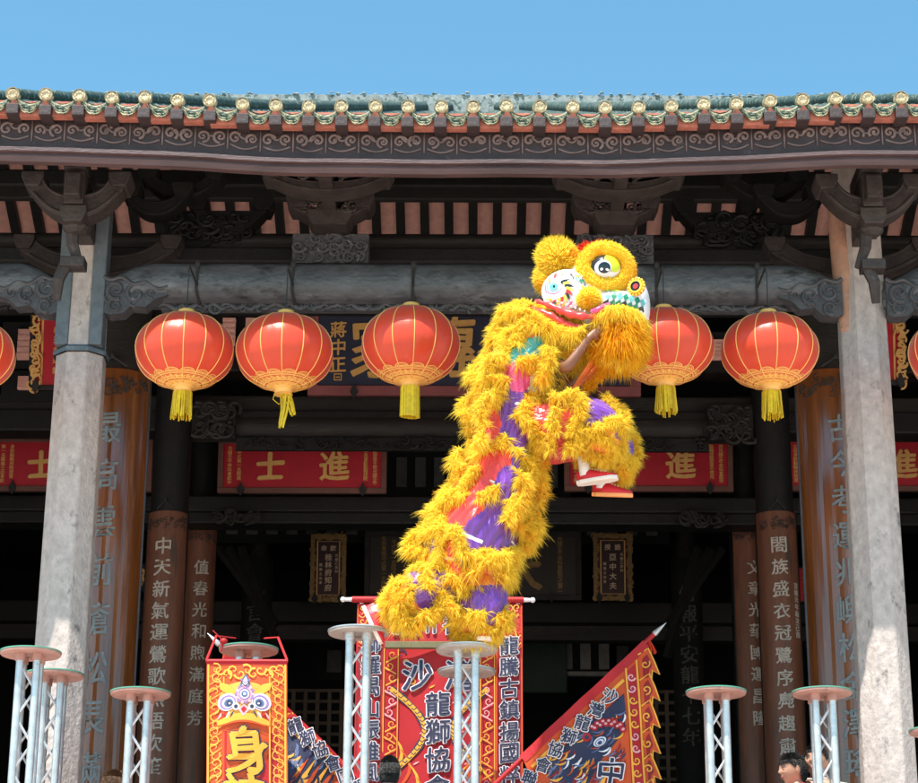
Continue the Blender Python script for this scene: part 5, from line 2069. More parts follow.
# loose ruffles that stand off the silhouette, as the costume hangs
for pts in (
        [(500, 326, -.12), (488, 340, -.1), (500, 350, -.2), (520, 338, -.26), (545, 345, -.3)],
        [(478, 366, -.05), (468, 380, -.1), (482, 392, -.2), (470, 402, -.12)],
        [(466, 398, 0), (460, 412, -.05), (471, 424, -.1), (466, 436, 0)],
        [(458, 450, 0), (452, 464, -.05), (461, 473, -.1), (450, 486, 0), (440, 494, 0)],
        [(440, 502, 0), (428, 513, -.05), (436, 522, -.1), (417, 534, -.05), (406, 546, -.05), (414, 556, -.1), (432, 560, -.15)],
        [(408, 575, -.05), (424, 570, -.12), (442, 574, -.2), (462, 566, -.25), (485, 572, -.3), (500, 566, -.28), (516, 560, -.2)],
        [(522, 546, -.1), (532, 536, -.1), (536, 524, -.05), (526, 530, -.15)],
        [(534, 470, -.1), (538, 486, -.12), (536, 502, -.1), (530, 520, -.1)],
        [(502, 505, -.30), (507, 492, -.33), (517, 488, -.31), (522, 505, -.28), (512, 520, -.31), (503, 534, -.31)],
        [(446, 590, -.15), (470, 584, -.3), (492, 588, -.3), (508, 580, -.2)],
        [(500, 402, -.3), (486, 412, -.34), (476, 430, -.34), (484, 446, -.35), (474, 462, -.36)],
        [(506, 380, -.3), (496, 372, -.33), (484, 380, -.32), (488, 394, -.32), (504, 396, -.33)]):
    px_boa(fur, pts, .088, droop=.45)
tl = [(522, 540, -.25), (530, 536, -.3), (534, 542, -.3), (528, 548, -.3)]
fur.build('fur_trim', 'fur', LION)
core.build('trim_cord', 'fur', LION, smooth=True)
# ---- head
HEAD = MB()
HC = Lp(592, 302, -.02)


def hx(px, py, dy):                                    # a point of the head
    return Lp(px, py, dy)


tilt = Matrix.Rotation(rad(12), 3, 'Y')
HEAD.ell(HC, (.36, .29, .30), 40, 26, 0, rot=tilt)
HEAD.ell(hx(628, 310, -.05), (.13, .25, .22), 24, 16, 0)            # brow and bridge towards the nose
head = HEAD.build('head_shell', 'mask_white', LION, smooth=True)
# cheek plate behind the eye: white swirl lobe with a toothed coloured fan
g = MB()
CF = Vector((-.42, -.87, .1)).normalized()
cx_, cz_ = Vector((.9, -.43, 0)), Vector((.1, .1, 1)).normalized()
c0_ = hx(560, 304, -.30)


def S_c(x, y, off):                                    # pixel offsets on the cheek, curved back at its edge
    r2 = (x * x + y * y) / 900.0
    return c0_ + Vector((x * PXM, .055 * r2 - off + x * -.0016, -y * PXM))


d = Draw(g, S_c, -1)
HN = ['mask_white', 'mask_red', 'mask_yellow', 'mask_black', 'mask_teal', 's_pink', 'mask_green', 'mask_lime']
for k in range(6):
    r0, r1 = k / 6, (k + 1) / 6
    ring0 = [S_c(23 * r0 * math.cos(a * .2618), 22 * r0 * math.sin(a * .2618), 0) for a in range(25)]
    ring1 = [S_c(23 * r1 * math.cos(a * .2618), 22 * r1 * math.sin(a * .2618), 0) for a in range(25)]
    g.strip(ring0, ring1, 0)
for k in range(9):                                     # coloured flame teeth fanning round the swirl
    a = rad(-62 + 17 * k)
    r0, r1 = 9.5, 17.5
    col_ = (3, 2, 3, 2, 1, 3, 2, 1, 2)[k]
    d.ribbon([(-8 + (r0 + (r1 - r0) * t) * math.cos(a + .35 * t), 2 + (r0 + (r1 - r0) * t) * math.sin(a + .35 * t) * .95) for t in (0, .25, .5, .75, 1)], [3.4 * PXM / PXM * q for q in (1, .95, .8, .5, .12)], .006 + .0007 * k, col_)
d.ribbon([(-19 + 22 * t, 13 - 9 * t * t + 3 * math.sin(t * 3)) for t in [k / 12 for k in range(13)]], [.8, 1.4, 1.8, 2, 2, 1.8, 1.6, 1.4, 1.2, 1, .8, .6, .3], .009, 3)
d.ribbon([(-16 + 20 * t, 11 - 8 * t * t + 3 * math.sin(t * 3)) for t in [k / 12 for k in range(13)]], [.5, 1, 1.5, 1.8, 2, 2, 1.8, 1.5, 1.2, 1, .8, .6, .3], .010, 1)
d.ellipse(-11, -3, 4.2, 3.6, .006, 4)
d.ellipse(-10.6, -3, 1.2, 1.4, .008, 3)
d.ellipse(16, -13, 2, 7, .006, 0, rot=.5)
for k in range(8):
    d.ellipse(-2 + k * 3.1, 17 - .25 * k + (k % 2), 1.2, 1.2, .007, 0)
for k in range(5):
    d.ribbon([(2 + k * 4, -18 + k * 2.2), (5 + k * 4, -14 + k * 2.4), (4 + k * 4, -11 + k * 2.4)], .9, .007, (4, 3, 4, 6, 3)[k])
for k in range(13):                                    # painted edge: short flames of red, yellow, green and pink
    a = rad(-150 + 24 * k)
    d.ribbon([((17.2 + 1.4 * q) * math.cos(a + .09 * q), (16 + 1.4 * q) * math.sin(a + .09 * q)) for q in range(4)], [1.6, 2.6, 1.8, .3], .007 + .0003 * k, (2, 1, 7, 5, 2, 6)[k % 6])
for q in range(2):
    d.ribbon([(-11 + (6.5 + q * 2) * math.cos(a * .3), -3 + (6 + q * 2) * math.sin(a * .3)) for a in range(2 - q, 15 + q)], .8, .006 + q * .001, (4, 5)[q])
g.build('cheek', HN, head, smooth=False, fixn=False)

# eye: fur ring, white ball, dark iris, lime lid. One each side of the head
def eye(side):
    name_dy = -.26 if side < 0 else .26
    ec = hx(601, 282.5, name_dy)
    fF, kc = Fur(), MB()
    ring, n = [], 40
    for k in range(n):
        a = 2 * math.pi * k / n
        x, y = 22 * math.cos(a), 19.5 * math.sin(a)
        ca, sa = math.cos(.35), math.sin(.35)
        X_, Y_ = (x * ca - y * sa) * PXM, (x * sa + y * ca) * PXM
        ring.append(ec + Vector((X_, side * (.02 - .35 * abs(X_) ** 1.4 * 0) + side * -.25 * max(0, X_) * -0 - side * .22 * X_ * X_ * 6 * .3, -Y_)))
    for k in range(n):
        ring[k] = ring[k] + Vector((0, side * -.18 * max(0, ring[k].x - ec.x) - side * .10 * max(0, ec.x - ring[k].x) * .6, 0))
    kc.tube(ring, .056, 14, 0, closed=True)
    Q = []
    A = np.array([tuple(p) for p in ring])
    N = 11000
    i = RNG.integers(0, n, N)
    f = RNG.uniform(0, 1, (N, 1))
    P = A[i] * (1 - f) + A[(i + 1) % n] * f
    T = A[(i + 1) % n] - A[i]
    T /= np.linalg.norm(T, axis=1, keepdims=True)
    R_ = RNG.normal(size=(N, 3))
    R_ -= T * (R_ * T).sum(1, keepdims=True)
    R_ /= np.linalg.norm(R_, axis=1, keepdims=True)
    fF.blades(P + R_ * .053, R_ + T * .8, .021 * RNG.uniform(.6, 1.4, N), .005 * RNG.uniform(.6, 1.2, N), .1, .3)
    ko = kc.build('eye_surround', 'fur', head, smooth=True)
    fF.build('fur', 'fur', ko)
    e = MB()
    sd = side
    ec = ec + Vector((-1.5 * PXM, sd * .02, -1.5 * PXM))
    e.ell(ec + Vector((0, sd * -.01, 0)), (16 * PXM, .085, 15 * PXM), 28, 18, 0)
    S = lambda x, y, off: ec + Vector((x * PXM, sd * (.0865 * math.sqrt(max(.02, 1 - (x / 16) ** 2 - (y / 15) ** 2)) - .01 + off), -y * PXM))
    # lid (lime), black surround, white ring, black pupil, highlight: caps hugging the ball
    def cap(cx, cy, rx, ry, off, mi, rot=0.0, a0=0, a1=360):
        n_ = 28
        prev = None
        for j in range(6):
            r_ = j / 5
            cur = []
            for k in range(n_ + 1):
                a = rad(a0 + (a1 - a0) * k / n_)
                x, y = rx * r_ * math.cos(a), ry * r_ * math.sin(a)
                x, y = x * math.cos(rot) - y * math.sin(rot), x * math.sin(rot) + y * math.cos(rot)
                cur.append(S(cx + x, cy + y, off))
            if prev: e.strip(prev, cur, mi)
            prev = cur
    cap(-2.5, -2, 12, 11, .004, 3, .2)
    cap(7, -3.5, 7.5, 10.5, .007, 1, -.35)
    cap(-2.5, 2.8, 8.5, 7.6, .010, 0)
    cap(-1.2, 3.4, 6.2, 5.8, .013, 3)
    cap(-4.0, 5.4, 1.5, 1.3, .016, 4)
    cap(1.8, 6.0, 1.9, 1.2, .016, 4, .3)
    e.build('eyeball', ['mask_white', 'mask_lime', 'mask_green', 'mask_black', 'mirror'], head, smooth=False, fixn=False)


eye(-1)
eye(1)

# ears: furry fans
def ear(side):
    f_ = Fur()
    k_ = MB()
    base = hx(568, 283, side * .17)
    tips = [(538, 262), (545, 253), (554, 249), (562, 254), (566, 264), (535, 272), (540, 282), (550, 285)]
    cc = hx(553, 268, side * .20)
    k_.ell(cc, (17 * PXM, .045, 18 * PXM), 20, 12, 0, rot=Matrix.Rotation(rad(-38), 3, 'Y'))
    ko = k_.build('ear', 'fur', head, smooth=True)
    N = 5200
    Q = RNG.normal(size=(N, 3))
    Q /= np.linalg.norm(Q, axis=1, keepdims=True)
    m = np.array(Matrix.Rotation(rad(-38), 3, 'Y'))
    P = (Q * np.array([17 * PXM, .045, 18 * PXM])) @ m.T
    Nn = (Q / np.array([17 * PXM, .045, 18 * PXM]))
    Nn /= np.linalg.norm(Nn, axis=1, keepdims=True)
    Nn = Nn @ m.T
    out = P / np.linalg.norm(P, axis=1, keepdims=True)
    N = len(P)
    f_.blades(P + np.array(tuple(cc)), Nn * .6 + out * 1.0 + np.array([-.35, 0, .15]), .042 * RNG.uniform(.6, 1.4, N), .0065, .05, .25)
    f_.build('fur', 'fur', ko)


ear(-1)
ear(1)
# red pompoms on the crown
f_ = Fur()
for (px, py, dy, r_) in ((584, 258, -.12, .05), (594, 255, -.08, .045), (575, 263, -.12, .04), (588, 256, .08, .05), (598, 258, .06, .04)):
    f_.ball(hx(px, py, dy), (r_, r_, r_), .035, 420, .011, .05)
k_ = MB()
for (px, py, dy, r_) in ((584, 258, -.12, .05), (594, 255, -.08, .045), (575, 263, -.12, .04), (588, 256, .08, .05), (598, 258, .06, .04)):
    k_.ell(hx(px, py, dy), (r_, r_, r_), 12, 8)
ko = k_.build('crown_pompom', 'fur_red', head, smooth=True)
f_.build('fur', 'fur_red', ko)
# round mirror on the forehead
g = MB()
mc = hx(631, 304, -.315)
mrot = Matrix.Rotation(rad(-28), 3, 'Z') @ Matrix.Rotation(rad(90), 3, 'X')
prof = [(0.0, .030), (.018, .030), (.020, .024), (.034, .024), (.036, .032), (.046, .032), (.050, .020), (.060, .020), (.062, 0), (0, 0)]
mats_ = [1, 1, 3, 3, 2, 2, 1, 1, 2]
for i in range(len(prof) - 1):
    rr = []
    for r_, z in (prof[i], prof[i + 1]):
        rr.append([mc + mrot @ Vector((r_ * math.cos(2 * math.pi * k / 24), r_ * math.sin(2 * math.pi * k / 24), z)) for k in range(25)])
    g.strip(rr[0], rr[1], mats_[i])
for k in range(16):
    a = 2 * math.pi * k / 16
    g.ell(mc + mrot @ Vector((.058 * math.cos(a), .058 * math.sin(a), .016)), (.011, .011, .011), 6, 4, 2)
g.build('forehead_mirror', ['mask_white', 'mask_red', 'mask_yellow', 'mask_black'], head, smooth=False, fixn=False)
# painted snout: white and green scales, lime band under the eye
g = MB()
sc0 = hx(617, 317, -.345)
S_s = lambda x, y, off: sc0 + Vector((x * PXM, .0009 * x * x * .12 + .0014 * x - off + .0003 * y * y, -y * PXM))
d = Draw(g, S_s, -1)
for j in range(8):
    x0, x1 = -24 + j * 6, -18 + j * 6
    g.strip([S_s(x0, -11 + q * 4, 0) for q in range(7)], [S_s(x1, -11 + q * 4, 0) for q in range(7)], 0)
for k in range(7):
    x = -18 + k * 6
    d.poly([(x, -5 + k * .6), (x + 4, -9 + k * .6), (x + 6, -4 + k * .6), (x + 2, 1 + k * .6)], .006, 6 if k % 2 else 4)
    d.poly([(x - 2, 3 + k * .5), (x + 3, 0 + k * .5), (x + 4, 5 + k * .5), (x, 8 + k * .5)], .006, 3 if k % 3 == 0 else 6)
    d.ellipse(x + 1, 10, 1.8, 2.2, .007, 0)
d.ribbon([(-30 + k * 3, -14 + .07 * (k - 1) ** 2 * 1.0) for k in range(11)], [1, 2.5, 3.2, 3.4, 3, 2.6, 2.2, 1.8, 1.4, 1, .5], .010, 7)
d.ribbon([(-28 + k * 3, -11 + .07 * (k - 1) ** 2) for k in range(10)], [.4, .8, 1, 1, 1, .8, .8, .6, .5, .3], .013, 6)
g.build('snout', HN, head, smooth=False, fixn=False)
# nose tuft, lips, beard, mane
f_, k_ = Fur(), MB()
f_.ball(hx(584, 316, -.33), (.062, .06, .062), .032, 2200, .006, .15)
k_.ell(hx(584, 316, -.33), (.062, .06, .062), 18, 12)
ko = k_.build('nose_tuft', 'fur', head, smooth=True)
f_.build('fur', 'fur', ko)
g = MB()
lip = [(532, 312, -.22), (548, 322, -.3), (564, 331, -.34), (580, 335, -.36), (596, 333, -.34)]
g.tube([Vector(tuple(q)) for q in smooth_path([tuple(hx(*p)) for p in lip], 20)], [.010 + .016 * math.sin(math.pi * k / 20) + .006 * math.sin(k * 1.9) for k in range(21)], 10, 0)
lip = [(526, 318, -.2), (544, 329, -.28), (562, 340, -.3), (580, 344, -.32)]
g.tube([Vector(tuple(q)) for q in smooth_path([tuple(hx(*p)) for p in lip], 16)], [.012 + .014 * math.sin(math.pi * k / 16) + .006 * math.sin(k * 2.3) for k in range(17)], 10, 0)
g.tube([hx(586, 332, -.38), hx(596, 327, -.36), hx(604, 321, -.33)], [.02, .024, .014], 10, 1)
g.build('lip', ['s_red', 's_pink'], head, smooth=True)
g = MB()
for k in range(9):
    p = hx(544 + k * 4.4, 314.5 + k * 1.9, -.31 - .006 * k)
    g.ell(p, (.008, .008, .009), 8, 6)
g.build('pearl_edge', 'mask_white', head, smooth=True)
# beard: a heavy apron of long fur
f_, k_ = Fur(), MB()
bc = hx(614, 347, -.2)
k_.ell(bc, (.125, .13, .12), 24, 16)
ko = k_.build('beard', 'fur_orange', head, smooth=True)
f_.ball(bc, (.13, .135, .125), .10, 11000, .0075, .75, comb=(.05, -.1, -.3))
px_b = [(590, 332, -.3), (602, 329, -.36), (618, 329, -.36), (632, 332, -.28), (636, 338, -.15)]
f_.build('fur', 'fur_orange', ko)
fy = Fur()
core = MB()
px_boa(fy, px_b, .10, 2200, droop=.9)
px_boa(fy, [(598, 372, -.28), (614, 376, -.3), (632, 372, -.25)], .06, 1400, droop=.6)
for pts in ([(500, 316, -.1), (512, 320, -.2), (526, 328, -.26), (542, 340, -.3), (562, 350, -.32), (580, 348, -.34)],
            [(540, 360, -.3), (548, 372, -.32), (541, 384, -.3), (536, 396, -.28)],
            [(508, 312, -.05), (518, 313, -.15), (528, 318, -.2)],
            [(530, 310, .2), (548, 340, .3), (580, 350, .34), (620, 340, .3)]):
    px_boa(fy, pts, .095, 1900, droop=.55)
fy.build('mane', 'fur', head)
core.build('mane_cord', 'fur', head, smooth=True)
# apron cloth hanging from the jaw, in front of the chest
g = MB()
rows = []
for j in range(11):
    t = j / 10
    rows.append([Lp(598 - 30 * t + k * (2.0 - .3 * t), 352 + 44 * t + 3 * math.sin(k * .8), -.16 - .02 * math.sin(k * 1.1 + t * 3)) for k in range(12)])
for j in range(10): g.strip(rows[j], rows[j + 1])
rows2 = [[p + Vector((0, .006, 0)) for p in r_] for r_ in rows]
for j in range(10): g.strip(rows2[j], rows2[j + 1])
ap = g.build('jaw_apron', 's_orange', LION, smooth=True)
fy = Fur()
core = MB()
px_boa(fy, [(601, 366, -.18), (598, 380, -.18), (590, 390, -.18), (580, 397, -.18)], .05, 1500, droop=.5)
fy.build('apron_fur', 'fur_orange', ap)
core.build('apron_cord', 'fur_orange', ap, smooth=True)


# ------------------------------------------------------------------ people
def skin_mesh(nodes, edges, root, sub=2, voxel=None, extra=None):
    """one continuous surface grown over a jointed skeleton: nodes {name: (pos, radius)}"""
    names = list(nodes)
    ix = {n: i for i, n in enumerate(names)}
    me = bpy.data.meshes.new('figure')
    me.from_pydata([tuple(nodes[n][0]) for n in names], [(ix[a], ix[b]) for a, b in edges], [])
    o = bpy.data.objects.new('figure', me)
    COL.objects.link(o)
    md = o.modifiers.new('skin', 'SKIN')
    md.use_smooth_shade = True
    for i, n in enumerate(names):
        r_ = nodes[n][1]
        sv = me.skin_vertices[0].data[i]
        sv.radius = (r_, r_) if not isinstance(r_, tuple) else r_
        sv.use_root = (n == root)
    sd = o.modifiers.new('sub', 'SUBSURF')
    sd.levels = sub
    sd.render_levels = sub
    dg = bpy.context.evaluated_depsgraph_get()
    dg.update()
    ev = o.evaluated_get(dg)
    m2 = bpy.data.meshes.new_from_object(ev)
    bpy.data.objects.remove(o)
    if extra is not None:
        bm = bmesh.new()
        bm.from_mesh(m2)
        for mb in extra:
            t = bpy.data.meshes.new('t')
            t.from_pydata(mb.v, [], mb.f)
            bm.from_mesh(t)
            bpy.data.meshes.remove(t)
        bm.to_mesh(m2)
        bm.free()
    if voxel:
        o = bpy.data.objects.new('figure', m2)
        COL.objects.link(o)
        rm = o.modifiers.new('remesh', 'REMESH')
        rm.mode = 'VOXEL'
        rm.voxel_size = voxel
        sm = o.modifiers.new('smooth', 'SMOOTH')
        sm.iterations = 2
        sm.factor = .5
        dg = bpy.context.evaluated_depsgraph_get()
        dg.update()
        m3 = bpy.data.meshes.new_from_object(o.evaluated_get(dg))
        bpy.data.objects.remove(o)
        m2 = m3
    m2.polygons.foreach_set('use_smooth', [True] * len(m2.polygons))
    m2.materials.clear()
    return m2


def head_parts(c, R3, s=1.0, smile=0.0):
    """skull with brow, sockets, nose, lips, jaw and ears; the face looks along local -Y"""
    mb = MB()
    rx, ry, rz = .076 * s, .096 * s, .116 * s

    def shape(q):
        x, y, z = q.x / rx, q.y / ry, q.z / rz
        qx, qy, qz = q.x, q.y, q.z
        if z < 0:
            k = min(1, -z)
            qx *= 1 - .30 * k ** 1.5
            if y < 0: qy *= 1 - .10 * k
            else: qy *= 1 - .38 * k
        if z > .1 and y > 0: qy *= 1.06
        def bump(cx, cz, wx, wz, a, mirror=True):
            if y > -.15: return 0
            t = 0
            for sg in ((1, -1) if mirror and cx else (1,)):
                t += a * math.exp(-((x - sg * cx) / wx) ** 2 - ((z - cz) / wz) ** 2)
            return t
        dy = 0
        dy += bump(.0, -.17, .15, .10, -.021 * s)          # nose tip
        dy += bump(.0, .04, .10, .20, -.012 * s)           # bridge
        dy += bump(.42, .06, .22, .11, .012 * s)            # sockets
        dy += bump(.40, .25, .3, .08, -.006 * s)           # brow
        dy += bump(.55, -.22, .25, .2, -.006 * s - smile * .004)   # cheeks
        dy += bump(.0, -.41, .26, .06, -.012 * s)          # upper lip
        dy += bump(.0, -.49, .3, .035, .008 * s)          # mouth line
        dy += bump(.0, -.565, .22, .06, -.011 * s)          # lower lip
        dy += bump(.0, -.82, .25, .13, -.017 * s)          # chin
        return Vector((qx, qy + dy, qz))

    mb.ell(c, (rx, ry, rz), 80, 72, 0, rot=R3, fn=shape)
    for sg in (-1, 1):
        mb.ell(c + R3 @ Vector((sg * rx * 1.0, .012 * s, -.006 * s)), (.011 * s, .021 * s, .033 * s), 12, 10, 0, rot=R3 @ Matrix.Rotation(sg * .3, 3, 'Z'))
    return mb


def face_details(parent, c, R3, s, skin_lip='lip', open_smile=False):
    P = lambda x, y, z: c + R3 @ (Vector((x, y, z)) * s)
    for sg in (-1, 1):
        g = MB()
        g.ell(P(sg * .032, -.078, .007), (.0135 * s, .010 * s, .0065 * s), 14, 10, 0, rot=R3)
        g.ell(P(sg * .032, -.0855, .007), (.0058 * s, .004 * s, .0058 * s), 12, 8, 1, rot=R3)
        g.tube([P(sg * .019, -.085, .009), P(sg * .032, -.0895, .0145), P(sg * .046, -.080, .010)], .0022 * s, 6, 2)
        g.build('eye', ['eye_white', 'iris', 'hair'], parent, smooth=True)
        g = MB()
        g.tube([P(sg * .016, -.091, .026), P(sg * .033, -.090, .032), P(sg * .052, -.074, .026)], [.003 * s, .004 * s, .002 * s], 6)
        g.build('eyebrow', 'hair', parent, smooth=True)
    g = MB()
    up = .004 if open_smile else 0
    g.tube([P(-.024, -.080, -.054 + up * 1.5), P(-.01, -.0935, -.051), P(0, -.095, -.052), P(.01, -.0935, -.051), P(.024, -.080, -.054 + up * 1.5)], [.001, .0035 * s, .003 * s, .0035 * s, .001], 6, 0)
    g.tube([P(-.022, -.080, -.057 + up), P(0, -.093, -.062 - up), P(.022, -.080, -.057 + up)], [.001, .0042 * s, .001], 6, 0)
    if open_smile:
        g.tube([P(-.017, -.084, -.054), P(0, -.0945, -.0565), P(.017, -.084, -.054)], [.001, .0035 * s, .001], 6, 1)
    g.build('mouth', [skin_lip, 'eye_white'], parent, smooth=True)


def hair_on(parent, c, R3, s, m, front=.035, long=.015, N=15000, bald=None):
    """scalp cap plus strands; front: hairline height on the forehead"""
    k_ = MB()
    def keep(q):
        x, y, z = q
        hl = front if y < -.04 else (front - (y + .04) * 1.35)
        return z > hl - .0 and not (abs(x) > .066 and z < .012 and y < .03)
    Q = RNG.normal(size=(N * 2, 3))
    Q /= np.linalg.norm(Q, axis=1, keepdims=True)
    P0 = Q * np.array([.079, .100, .120])
    P0[:, 1] *= np.where((P0[:, 1] > 0) & (P0[:, 2] > 0), 1.06, 1)
    sel = np.array([keep(p) for p in P0])
    P0, Q = P0[sel], Q[sel]
    M3 = np.array(R3)
    f_ = Fur()
    comb = np.stack([np.zeros(len(Q)), np.where(Q[:, 1] < -.2, -.35, .25), np.where(Q[:, 2] > .6, -.1, -.9)], 1)
    f_.blades((P0 * s) @ M3.T + np.array(tuple(c)), (Q * .7 + comb) @ M3.T, long * s * RNG.uniform(.5, 1.3, len(Q)), .0032 * s, .25, .18)
    k_.ell((0, 0, 0), (.0785, .0995, .1195), 40, 32)
    bm_v = []
    kk = MB()
    for fc in k_.f:
        ctr = sum((Vector(k_.v[i]) for i in fc), Vector()) / len(fc)
        if keep(ctr):
            vs = []
            for i in fc:
                q = Vector(k_.v[i])
                if q.y > 0 and q.z > 0: q.y *= 1.06
                vs.append(c + R3 @ (q * s))
            kk.add(vs, [tuple(range(len(vs)))])
    ko = kk.build('hair', m, parent, smooth=True, fixn=False)
    f_.build('strand', m, ko)
    return ko


def finger_nodes(nodes, edges, wrist, direction, palm_n, tag_, s=1.0, curl=.5):
    """palm and five unequal fingers, bent towards palm_n"""
    d = Vector(direction).normalized()
    n = Vector(palm_n).normalized()
    side = d.cross(n).normalized()
    mid = wrist + d * .05 * s
    nodes[tag_ + 'palm'] = (mid, .024 * s)
    edges.append((tag_ + 'wrist', tag_ + 'palm'))
    for k, (off, L) in enumerate(((-.03, .060), (-.010, .072), (.011, .068), (.031, .052))):
        b = wrist + d * (.088 - .004 * abs(k - 1)) * s + side * off * s
        nodes[f'{tag_}k{k}'] = (b, .0105 * s)
        edges.append((tag_ + 'palm', f'{tag_}k{k}'))
        cur, dr = b, d
        for j, fr in enumerate((.42, .33, .25)):
            dr = (dr + n * curl * (.5 + .35 * j)).normalized()
            cur = cur + dr * L * fr * s * 1.15
            nodes[f'{tag_}f{k}{j}'] = (cur, (.0088 - .0012 * j) * s)
            edges.append((f'{tag_}k{k}' if j == 0 else f'{tag_}f{k}{j - 1}', f'{tag_}f{k}{j}'))
    t0 = wrist + d * .03 * s - side * .032 * s
    t1 = t0 + (d * .6 - side * .8 + n * .25).normalized() * .034 * s
    t2 = t1 + (d * .9 - side * .15 + n * .4).normalized() * .03 * s
    nodes[tag_ + 't0'] = (t0, .014 * s)
    nodes[tag_ + 't1'] = (t1, .0105 * s)
    nodes[tag_ + 't2'] = (t2, .0085 * s)
    edges.extend([(tag_ + 'palm', tag_ + 't0'), (tag_ + 't0', tag_ + 't1'), (tag_ + 't1', tag_ + 't2')])


def shoe(parent, ankle, toe_dir, up, s=1.0, mats_=('shoe_red', 'sole'), length=.27, sock=True):
    """a low trainer: shaped upper, thick sole, laces"""
    f = Vector(toe_dir).normalized()
    u = Vector(up)
    u = (u - f * u.dot(f)).normalized()
    r_ = f.cross(u)
    base = Vector(ankle) - u * .085 * s - f * .06 * s
    L = length * s
    def W(t): return (.034 + .016 * math.sin(min(1, t * 1.15) * math.pi * .62) - .02 * max(0, t - .82) ** 1.2 * 4) * s
    def H(t): return (.082 - .02 * t if t < .38 else .074 - .075 * (t - .38) ** .8) * s
    g = MB()
    n, m = 18, 14
    prev = None
    for i in range(n + 1):
        t = i / n
        w, h = W(t), max(.022 * s, H(t))
        e = math.sin(math.pi * min(1, .12 + t * 3) / 2) if t < .3 else (1 if t < .9 else 1 - (t - .9) * 4)
        ring = []
        for k in range(m + 1):
            a = math.pi * k / m
            ring.append(base + f * (L * t) + r_ * (math.cos(a) * w * e) + u * (.022 * s + math.sin(a) ** .7 * h * (.75 + .25 * e)))
        if prev: g.strip(prev, ring)
        else: g.add(ring, [tuple(range(len(ring)))])
        prev = ring
    g.add(prev, [tuple(range(len(prev)))])
    up_o = g.build('shoe', mats_[0], parent, smooth=True)
    g = MB()
    out, n2 = [], 20
    for i in range(n2 + 1):
        t = i / n2
        e = 1 if .08 < t < .92 else .72
        out.append((L * (t * 1.03 - .015), W(min(t, 1)) * e + .004 * s))
    lo = [base + f * a + r_ * b for a, b in out] + [base + f * a - r_ * b for a, b in out[::-1]]
    hi = [p + u * .026 * s for p in lo]
    k = len(lo)
    g.add(lo + hi, [tuple(range(k))[::-1], tuple(range(k, 2 * k))] + [(i, (i + 1) % k, k + (i + 1) % k, k + i) for i in range(k)])
    g.build('sole', mats_[1], up_o, bevel=.004)
    g = MB()
    for i in range(4):
        p = base + f * (L * (.42 + .07 * i)) + u * (.022 * s + H(.42 + .07 * i) * 1.02)
        g.tube([p - r_ * .022 * s, p + u * .006 * s, p + r_ * .022 * s], .0032 * s, 5)
    g.build('laces', 'sole', up_o)
    if sock:
        g = MB()
        a = Vector(ankle)
        g.tube([a - u * .03 * s, a + u * .03 * s, a + u * .10 * s, a + u * .112 * s], [.040 * s, .038 * s, .043 * s, .041 * s], 14)
        g.build('sock', 'sock', parent, smooth=True)


